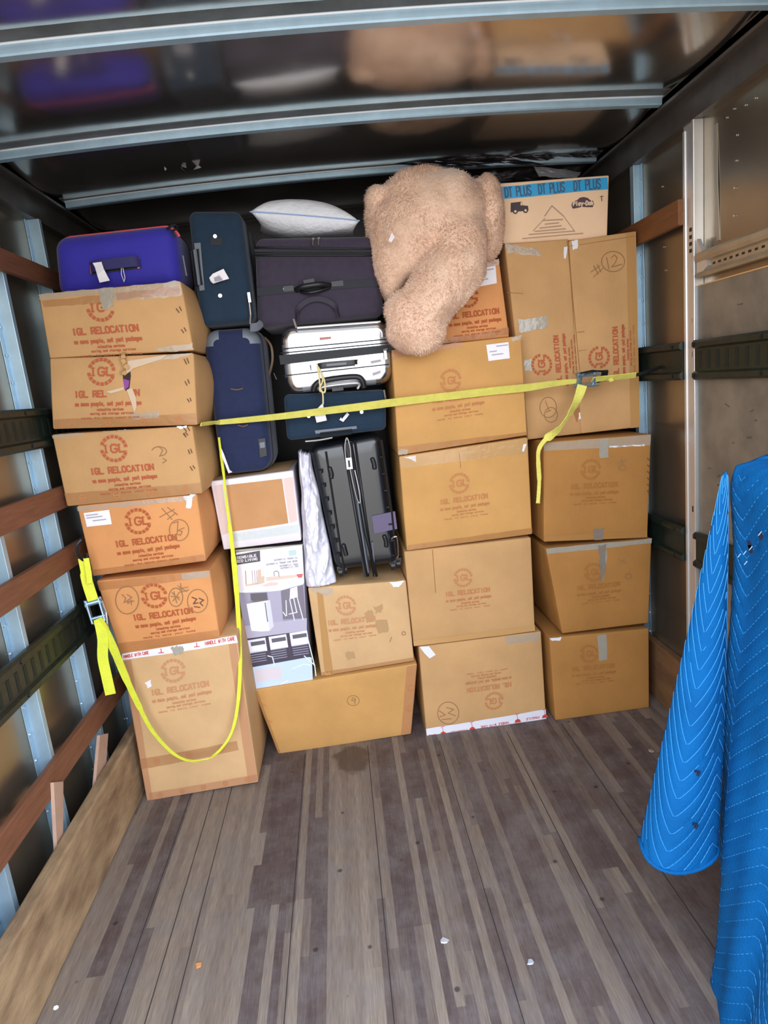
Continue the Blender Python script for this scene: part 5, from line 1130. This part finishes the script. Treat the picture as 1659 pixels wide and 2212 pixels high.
br = thing('plush_bear', 'huge beige plush bear lying on the boxes with one leg hanging down', 'plush toy', (P(900, 700, y=2.45).x, 2.5, min(p.z for p in bv)))
FUR = mat('beige_plush', (228, 196, 172), .95, spec=.1, var=.22, vscale=11, sheen=.5, bump=.5, bscale=90, dark=(212, 174, 146))
FUR2 = mat('beige_plush_pile', (232, 204, 182), .95, spec=.1, var=.2, vscale=10, sheen=.4, dark=(216, 180, 152))
body = build('plush_body', bv, bf, FUR, br, smooth=True)
rb = random.Random(4); tv, tf = [], []
areas = []
for p in bf:
    if len(p) == 4: areas.append(p)
for _ in range(60000):
    p = rb.choice(areas); a, b_ = rb.random(), rb.random()
    if bn[p[0]].y > .45: continue
    base = (bv[p[0]]*(1-a)+bv[p[1]]*a)*(1-b_) + (bv[p[3]]*(1-a)+bv[p[2]]*a)*b_
    n_ = bn[p[0]]; fl = noise.noise_vector(base*7)
    d = (n_*.55 + Vector((fl.x*.9, fl.y*.9, fl.z*.9-.45)) + Vector((rb.uniform(-.25,.25), rb.uniform(-.25,.25), rb.uniform(-.25,.25)))).normalized()
    L = rb.uniform(.005, .012); sd = d.cross(n_)
    if sd.length < 1e-3: continue
    sd = sd.normalized()*rb.uniform(.0010, .0019); k = len(tv)
    tv += [base-sd, base+sd, base+d*L]; tf.append((k, k+1, k+2))
pf = build('plush_pile', tv, tf, FUR2, br); pf['kind'] = 'stuff'
flap([(839,520),(846,503),(852,514),(845,524)], 2.33, PAPER, 'care_tag', br)
# ------------------------------------------------------------------ yellow ratchet straps
def ratchet(mb_parent, c, ax, up, sc=1.0, body=BUCKLE, handle=DARKMETAL):
    ax = Vector(ax).normalized(); up = Vector(up).normalized(); n = ax.cross(up).normalized()
    def obox(mb, o, hx, hy, hz):
        v = [o + ax*sx*hx + up*sy*hy + n*sz*hz for sx in (-1,1) for sy in (-1,1) for sz in (-1,1)]
        mb.add(v, [(0,1,3,2),(4,6,7,5),(0,4,5,1),(2,3,7,6),(0,2,6,4),(1,5,7,3)])
    root = MB()
    for sgn in (-1, 1): obox(root, c + n*0 + up*sgn*.022*sc, .045*sc, .0025*sc, .014*sc)
    fr = root.build('ratchet_frame', body, mb_parent)
    for dx, r in ((-.03, .010), (.028, .006)):
        m_ = MB(); m_.tube([c + ax*dx*sc - up*.026*sc, c + ax*dx*sc + up*.026*sc], r*sc, 10); m_.build('spindle', body, fr)
    w = MB()
    for sgn in (-1, 1):
        pts = [c - ax*.03*sc + up*sgn*.026*sc + (ax*math.cos(t)+n*math.sin(t))*(.017 if k % 2 else .013)*sc for k, t in enumerate([i*math.pi/8 for i in range(16)])]
        k = len(pts); p2 = [p + up*sgn*.003 for p in pts]; w.add(pts+p2, [tuple(range(k)), tuple(range(2*k-1, k-1, -1))]+[(i, (i+1) % k, k+(i+1) % k, k+i) for i in range(k)])
    w.build('ratchet_wheel', body, fr)
    h = MB()
    for sgn in (-1, 1): h.tube([c - ax*.03*sc + up*sgn*.029*sc, c + ax*.02*sc + up*sgn*.029*sc - n*.012*sc, c + ax*.075*sc + up*sgn*.018*sc - n*.018*sc], .004*sc, 6)
    obox(h, c + ax*.075*sc - n*.018*sc, .012*sc, .022*sc, .005*sc); h.build('ratchet_handle', handle, fr)
    return fr
s1 = thing('ratchet_strap', 'long yellow ratchet strap pulled straight across the boxes to the right wall', 'strap', P(1000, 855, y=2.42))
yA, yB = 2.50, 2.40
line = []
for u, v, y in ((434,917,2.285),(446,915,2.33),(475,912,2.405),(520,908,2.405),(610,899,2.40),(700,888,2.40),(800,876,2.40),(845,870,2.42),(920,861,2.425),(1000,852,2.425),(1080,843,2.425),(1140,837,2.425),(1200,828,2.42),(1248,823,2.41)): line.append(P(u, v, y=y))
mb = MB(); sp = spline(line, 4); n = len(sp)
mb.strap(sp, [Vector((0, -.55, .85)) if i/n > .15 else Vector((0, -.9, .3)) for i in range(n)], [.013+.021*min(1, i/n*2.2) - .018*max(0, (i/n-.82)/.18) for i in range(n)], .003)
mb.build('webbing', YELLOW, s1, smooth=False)
c = P(1268, 820, y=2.40); e2 = P(1380, 810, x=XRP-.02)
ax = (P(1300, 817, y=2.40)-c)
ratchet(s1, c, ax, (0, -.45, .9), 1.0)
mb = MB(); sp = spline([c+Vector((.02,0,-.002)), P(1320,816,y=2.40), P(1350,813,y=2.40), P(1374,810,y=2.39)], 5); mb.strap(sp, (0, -.7, .6), .028, .003); mb.strap([P(1318,818,y=2.398), P(1322,824,y=2.39)], (1, 0, 0), .018, .003); mb.build('short_webbing', YELLOW, s1)
mb = MB(); a = P(1374,810,y=2.39); mb.tube([a, a+Vector((.03,.0,.004)), Vector((XRP-.010, 2.40, a.z+.02))], .007, 6); mb.build('end_fitting', BLACK, s1)
mb = MB(); tl = [(1258,832,2.385,.036),(1246,866,2.38,.036),(1228,898,2.385,.020),(1206,928,2.39,.032),(1178,950,2.395,.018),(1164,972,2.395,.016),(1163,1000,2.40,.018),(1165,1040,2.405,.014),(1162,1087,2.41,.016)]
sp = spline([P(u,v,y=y) for u,v,y,w in tl], 5); ws_ = [tl[min(len(tl)-1, int(i/5))][3] for i in range(len(sp))]
mb.strap(sp, [Vector((1, -.3+.9*math.sin(i*.16), .2)) for i in range(len(sp))], ws_, .003); mb.build('loose_tail', YELLOW, s1)
# left strap: loop in front of the left stack
cr_ = P(207, 1318, y=2.19)
s2 = thing('ratchet_strap', 'bright yellow ratchet strap hanging in a loop before the left stack', 'strap', P(420, 1645, y=2.22))
lp = [(473,945,2.44,.010),(478,985,2.42,.014),(484,1030,2.41,.010),(489,1080,2.40,.014),(497,1140,2.40,.022),(505,1210,2.39,.030),(512,1290,2.38,.026),(517,1370,2.33,.022),(519,1440,2.26,.020),(514,1520,2.235,.016),(503,1575,2.225,.012),(484,1610,2.215,.012),(455,1636,2.21,.014),(415,1644,2.20,.012),(375,1628,2.205,.016),(330,1580,2.205,.018),(300,1525,2.20,.026),(272,1465,2.20,.032),(247,1405,2.19,.034),(226,1360,2.185,.034),(212,1336,2.185,.030)]
sp = spline([P(u,v,y=y) for u,v,y,w in lp], 5); ws_ = [lp[min(len(lp)-1, int(i/5))][3]*(.62 if i < 65 else .62+.28*min(1, (i-65)/25))+.002 for i in range(len(sp))]
mb = MB(); mb.strap(sp, [Vector((1, -.2, .35)) for i in range(len(sp))], ws_, .003); mb.build('webbing', YELLOW_B, s2)
mb = MB(); tl = [(214,1338,2.185),(222,1380,2.18),(222,1420,2.18),(230,1460,2.175),(239,1500,2.17)]
mb.strap(spline([P(*p[:2], y=p[2]) for p in tl], 5), Vector((1, .1, 0)), .036, .003); mb.build('loose_tail', YELLOW_B, s2)
mb = MB(); tl = [(178,1206,2.20),(184,1235,2.20),(190,1262,2.195),(203,1302,2.19)]
mb.strap(spline([P(*p[:2], y=p[2]) for p in tl], 5), Vector((1, .2, 0)), [.028]*6+[.036]*10, .004); mb.strap([P(186,1206,y=2.195), P(192,1238,y=2.188), P(194,1260,y=2.186)], Vector((1, .2, 0)), .018, .004); mb.build('short_webbing', YELLOW_B, s2)
ratchet(s2, cr_, P(215,1345,y=2.185)-P(200,1295,y=2.19), (1, .2, .1), .95, handle=CHROME)
mb = MB(); mb.tube(spline([P(176,1166,y=2.20), P(166,1180,y=2.19), P(170,1200,y=2.19), P(182,1210,y=2.20), P(188,1196,y=2.20)], 5), .005, 6); mb.build('wall_hook', DARKMETAL, s2)
flap([(478,968),(484,980),(497,1014),(502,1020),(494,1022),(480,984)], 2.385, PAPER, 'warning_label', s2)

# ------------------------------------------------------------------ blue moving blanket draped over a tall item by the right wall
BLUE = mat('blue_quilted_fabric', (4, 82, 138), .8, spec=.12, var=.14, vscale=9, bump=.25, bscale=220)
BLUE2 = mat('light_blue_thread', (48, 134, 196), .8)
bl = thing('moving_blanket', 'quilted blue moving blanket draped over a tall item by the right wall', 'blanket', (1.0, 1.45, 0))
XC, YC, ZT = .807, 1.275, 1.255
def BS(a, t, off=0):
    """a: 0 at the wall on the far side, 1 the far left corner, 2 the end by the rear opening; t: 0 top .. 1 hem"""
    z = ZT*(1-t); r = .035 + .02*t; lip = max(0, 1-t/.05)
    def wx(y): return XC + .012*math.sin(min(1, t*3)*math.pi) - (.045 + (YC-y)*.28)*t**1.6
    fold = .012*t**.7*math.sin(a*15+2*t) + .006*math.sin(a*31+5*t)*t + .010*noise.noise(Vector((a*3, t*5, 2.0)))
    if a < .9: p = Vector((1.238 + (wx(YC)+r-1.238)*a/.9, YC - .02*lip**2, z)); n = Vector((0, 1, 0))
    elif a < 1.1:
        th = (a-.9)/.2*math.pi/2; n = Vector((-math.sin(th), math.cos(th), 0)); p = Vector((wx(YC)+r, YC-r, z)) + n*r*(1-.4*lip**2)
    else:
        y = YC - r - (a-1.1)/.9*.50; p = Vector((wx(y) + .02*lip**2, y, z)); n = Vector((-1, 0, 0))
    return p + n*(fold + off)
def chevron(x, z, per=.26, pitch=.042):
    """quilting height between the zig-zag stitch lines"""
    tri = abs(((x/per) % 1)*2-1)*per*.5*1.25
    ph = ((z+tri)/pitch) % 1
    return math.sin(math.pi*ph)**.6
NA, NT = 110, 330; v, f = [], []
for j in range(NT+1):
    for i in range(NA+1):
        a, t = 2*i/NA, j/NT; x_ = a*.46; v.append(BS(a, t, .0035*chevron(x_, -ZT*t-.26)))
for j in range(NT):
    for i in range(NA): k = j*(NA+1)+i; f.append((k, k+NA+1, k+NA+2, k+1))
# the top: from the upper rim to the back and wall
n0 = len(v)
ctr = [Vector((min(1.24, p.x+ .4*0), p.y, p.z)) for p in v[:NA+1]]
back = []
for i in range(NA+1):
    p = v[i]; q = Vector((max(p.x, 1.238), .78+(p.y-.74)*.93, ZT+.004)); back.append(q)
for w in (.12, .35, .7, 1.0):
    for i in range(NA+1):
        p, q = v[i], back[i]; s_ = p*(1-w)+q*w; s_.z = ZT + .012*math.sin(min(1, w*4)*math.pi/2) + .006*noise.noise(Vector((s_.x*8, s_.y*8, 1))); v.append(s_)
rows = [list(range(NA+1))] + [list(range(n0+k*(NA+1), n0+(k+1)*(NA+1))) for k in range(4)]
for ra, rb_ in zip(rows, rows[1:]):
    for i in range(NA): f.append((ra[i], ra[i+1], rb_[i+1], rb_[i]))
o = build('draped_panel', v, f, BLUE, bl, smooth=True); so = o.modifiers.new('thickness', 'SOLIDIFY'); so.thickness = .008; so.offset = -1
def zigzag(S, amax, tlen, per, pitch, width, name, parent, a0=0.0, n=36, rad=.0009, skip=.12, seed=1, ph=0.0):
    mb = MB(); r_ = random.Random(seed)
    k = 0; z = -per
    while z < tlen+per:
        run = []
        for i in range(n+1):
            a = a0 + (amax-a0)*i/n; x_ = (a-a0)*width
            tri = abs(((x_/per+ph) % 1)*2-1)*per*.5*1.25
            t = (z + tri)/tlen
            if 0.004 < t < .992 and r_.random() > skip*.3: run.append(S(a, t, .0012))
            else:
                if len(run) > 1: mb.tube(run, rad, 4)
                run = []
        if len(run) > 1: mb.tube(run, rad, 4)
        z += pitch
    return mb.build(name, BLUE2, parent)
zigzag(BS, 2.0, ZT, .26, .042, .46, 'stitching', o, n=90)
# worn holes in the panel
mb = MB()
for u, v_ in ((1619,1176),(1621,1186),(1643,1157)):
    c = P(u, v_, x=.785); mb.add([c+Vector((-.0, dx*.008, dz*.009)) for dx, dz in ((-1,.2),(0,1),(1,.6),(.7,-.6),(0,-1.2),(-.9,-.5))], [(0,1,2,3,4,5)])
mb.build('worn_hole', mat('dark_navy_hole', (16, 20, 48), .9), o)
mb = MB()
for u, v_ in ((1612,1190),(1625,1180),(1600,1196),(1614,1212),(1645,1148)):
    c = P(u, v_, x=.782); mb.tube([c, c+Vector((-.003, .004, -.008)), c+Vector((-.001, .008, -.010))], .0008, 4)
mb.build('loose_thread', mat('pale_blue_thread', (150, 190, 214), .8), o)
# the corner of the blanket hanging out as a long open fold
tip = P(1567, 1020, y=1.238); cL, cR = P(1383, 1822, y=1.25), P(1535, 1818, y=1.25)
cen = (cL+cR)/2; RX = (cR.x-cL.x)/2
def CS(a, t, off=0):
    """a 0..1 round the front from the right edge to the left edge and behind; t 0 apex .. 1 mouth"""
    th = math.pi*(1.0 - 1.28*a + .14) ; c = tip*(1-t)+cen*t
    r = .004 + (RX-.004)*t**.93
    c = c + Vector((.010*math.sin(t*math.pi), .0, -.030*t*math.sin(max(0, min(math.pi, th)))))
    n = Vector((-math.cos(math.pi-th), -math.sin(th)*.8, 0))
    n = Vector((math.cos(th), -math.sin(th)*.75, 0))
    w = .006*math.sin(a*13+t*4)*t
    return c + n*(r + w + off)
N, M = 48, 220; v, f = [], []
for j in range(M+1):
    for i in range(N+1):
        a, t = i/N, j/M; v.append(CS(a, t, .003*t*chevron(a*.30+.10, -t*.85-.20, .20, .040)))
for j in range(M):
    for i in range(N): k = j*(N+1)+i; f.append((k, k+N+1, k+N+2, k+1))
o2 = build('hanging_corner_fold', v, f, BLUE, bl, smooth=True); so = o2.modifiers.new('thickness', 'SOLIDIFY'); so.thickness = .009; so.offset = -1
zigzag(CS, 1.0, .85, .20, .040, .30, 'stitching', o2, n=40, rad=.0008, seed=3, ph=.5)
mb = MB(); mb.tube([CS(i/30, .995, .002) for i in range(31)], .005, 6); mb.build('hem_binding', BLUE, o2, smooth=True)
mb = MB()
for a, t in ((.42,.72),(.46,.86),(.78,.93)):
    c = CS(a, t, .006); mb.tube([c, c+Vector((.010, -.001, -.004)), c+Vector((.006, -.001, -.012))], .003, 5)
mb.build('worn_hole', mat('dark_navy_hole', (16, 20, 48), .9), o2)

# ------------------------------------------------------------------ crumpled foil at the roof, torn bits
FOIL = mat('crumpled_silver_foil', (216, 216, 224), .3, metal=.55, bump=.5, bscale=14)
DFOIL = mat('dark_crumpled_film', (92, 92, 100), .25, metal=.9, bump=.5, bscale=14)
def sheet(name, label, px, ys, m, amp=.02, nx=26, ny=10, seed=1):
    q = [P(u, v, y=y) for (u, v), y in zip(px, ys)]; F = Face(q, 0, 0, 0); v, f = [], []
    for j in range(ny+1):
        for i in range(nx+1):
            a, b_ = i/nx, j/ny; p = F.F(a, b_); w = noise.noise(Vector((a*5+seed, b_*4, seed*2.2)))*amp + noise.noise(Vector((a*14+seed, b_*9, seed)))*amp*.4
            v.append(p + Vector((0, w, w*.8)))
    for j in range(ny):
        for i in range(nx): k = j*(nx+1)+i; f.append((k, k+nx+1, k+nx+2, k+1))
    o = build(name, v, f, m); so = o.modifiers.new('t', 'SOLIDIFY'); so.thickness = .0015
    return tag(o, label, 'foil')
sheet('roof_foil', 'crumpled silver foil sagging from the roof above the toy carton', [(1152,358),(1256,372),(1244,384),(1164,380)], (2.90,2.92,2.88,2.86), FOIL, .012, 14, 6, 3)
sheet('roof_foil', 'long torn strip of shiny roof lining along the farthest roof bow', [(820,352),(1318,322),(1320,346),(1000,362)], (2.80,2.80,2.86,2.82), DFOIL, .018, 40, 6, 5)
sheet('roof_foil', 'dark crumpled film behind the toy carton and the bear', [(1000,368),(1330,348),(1340,400),(1050,410)], (3.0,3.0,3.05,3.05), DFOIL, .03, 30, 10, 9)
mb = MB(); r7 = random.Random(5)
for k in range(7):
    u, v_ = 350+k*13, 352+r7.uniform(-6, 8); c = P(u, v_, y=2.55); c.z = min(c.z, arch(c.x)+.03)
    a = [c+Vector((r7.uniform(-.02,.02), r7.uniform(-.02,.02), -r7.uniform(.0,.02))) for _ in range(3)]
    mb.add([c]+a, [(0,1,2),(0,2,3),(0,3,1),(1,3,2)])
tag(mb.build('roof_tear', FOIL), 'jagged bright tear in the roof skin above the teal suitcase', 'tear')
# small litter on the floor
def bit(name, label, u, v, r, m, seed, h=.004):
    rr = random.Random(seed); c = P(u, v, z=0); n = 7
    lo = [c+Vector((math.cos(k*2*math.pi/n)*r*rr.uniform(.6,1.2), math.sin(k*2*math.pi/n)*r*rr.uniform(.6,1.2), .001)) for k in range(n)]
    hi = [p*.8+c*.2+Vector((0, 0, h*rr.uniform(.4,1))) for p in lo]
    tag(build(name, lo+hi, [tuple(range(n))[::-1], tuple(range(n, 2*n))]+[(i, (i+1) % n, n+(i+1) % n, n+i) for i in range(n)], m), label, 'litter')
bit('wood_chip', 'orange wood chip on the floor boards near the front left', 429, 2086, .012, mat('orange_chip', (196, 128, 72), .7), 1)
bit('paper_scrap', 'shiny scrap lying on the floor right of centre', 960, 2033, .012, FOIL, 2)
bit('paper_scrap', 'pale paper scrap on the floor left of the hanging blanket corner', 1406, 1622, .014, mat('dull_paper', (150, 138, 124), .8), 3)
bit('paper_scrap', 'tiny white scrap beside the left kickboard at the front', 122, 2178, .008, PAPER, 4)
bit('paper_scrap', 'small grey scrap on the floor boards between the shiny scrap and the blanket', 1146, 2080, .010, mat('grey_scrap', (176, 176, 184), .6), 5)
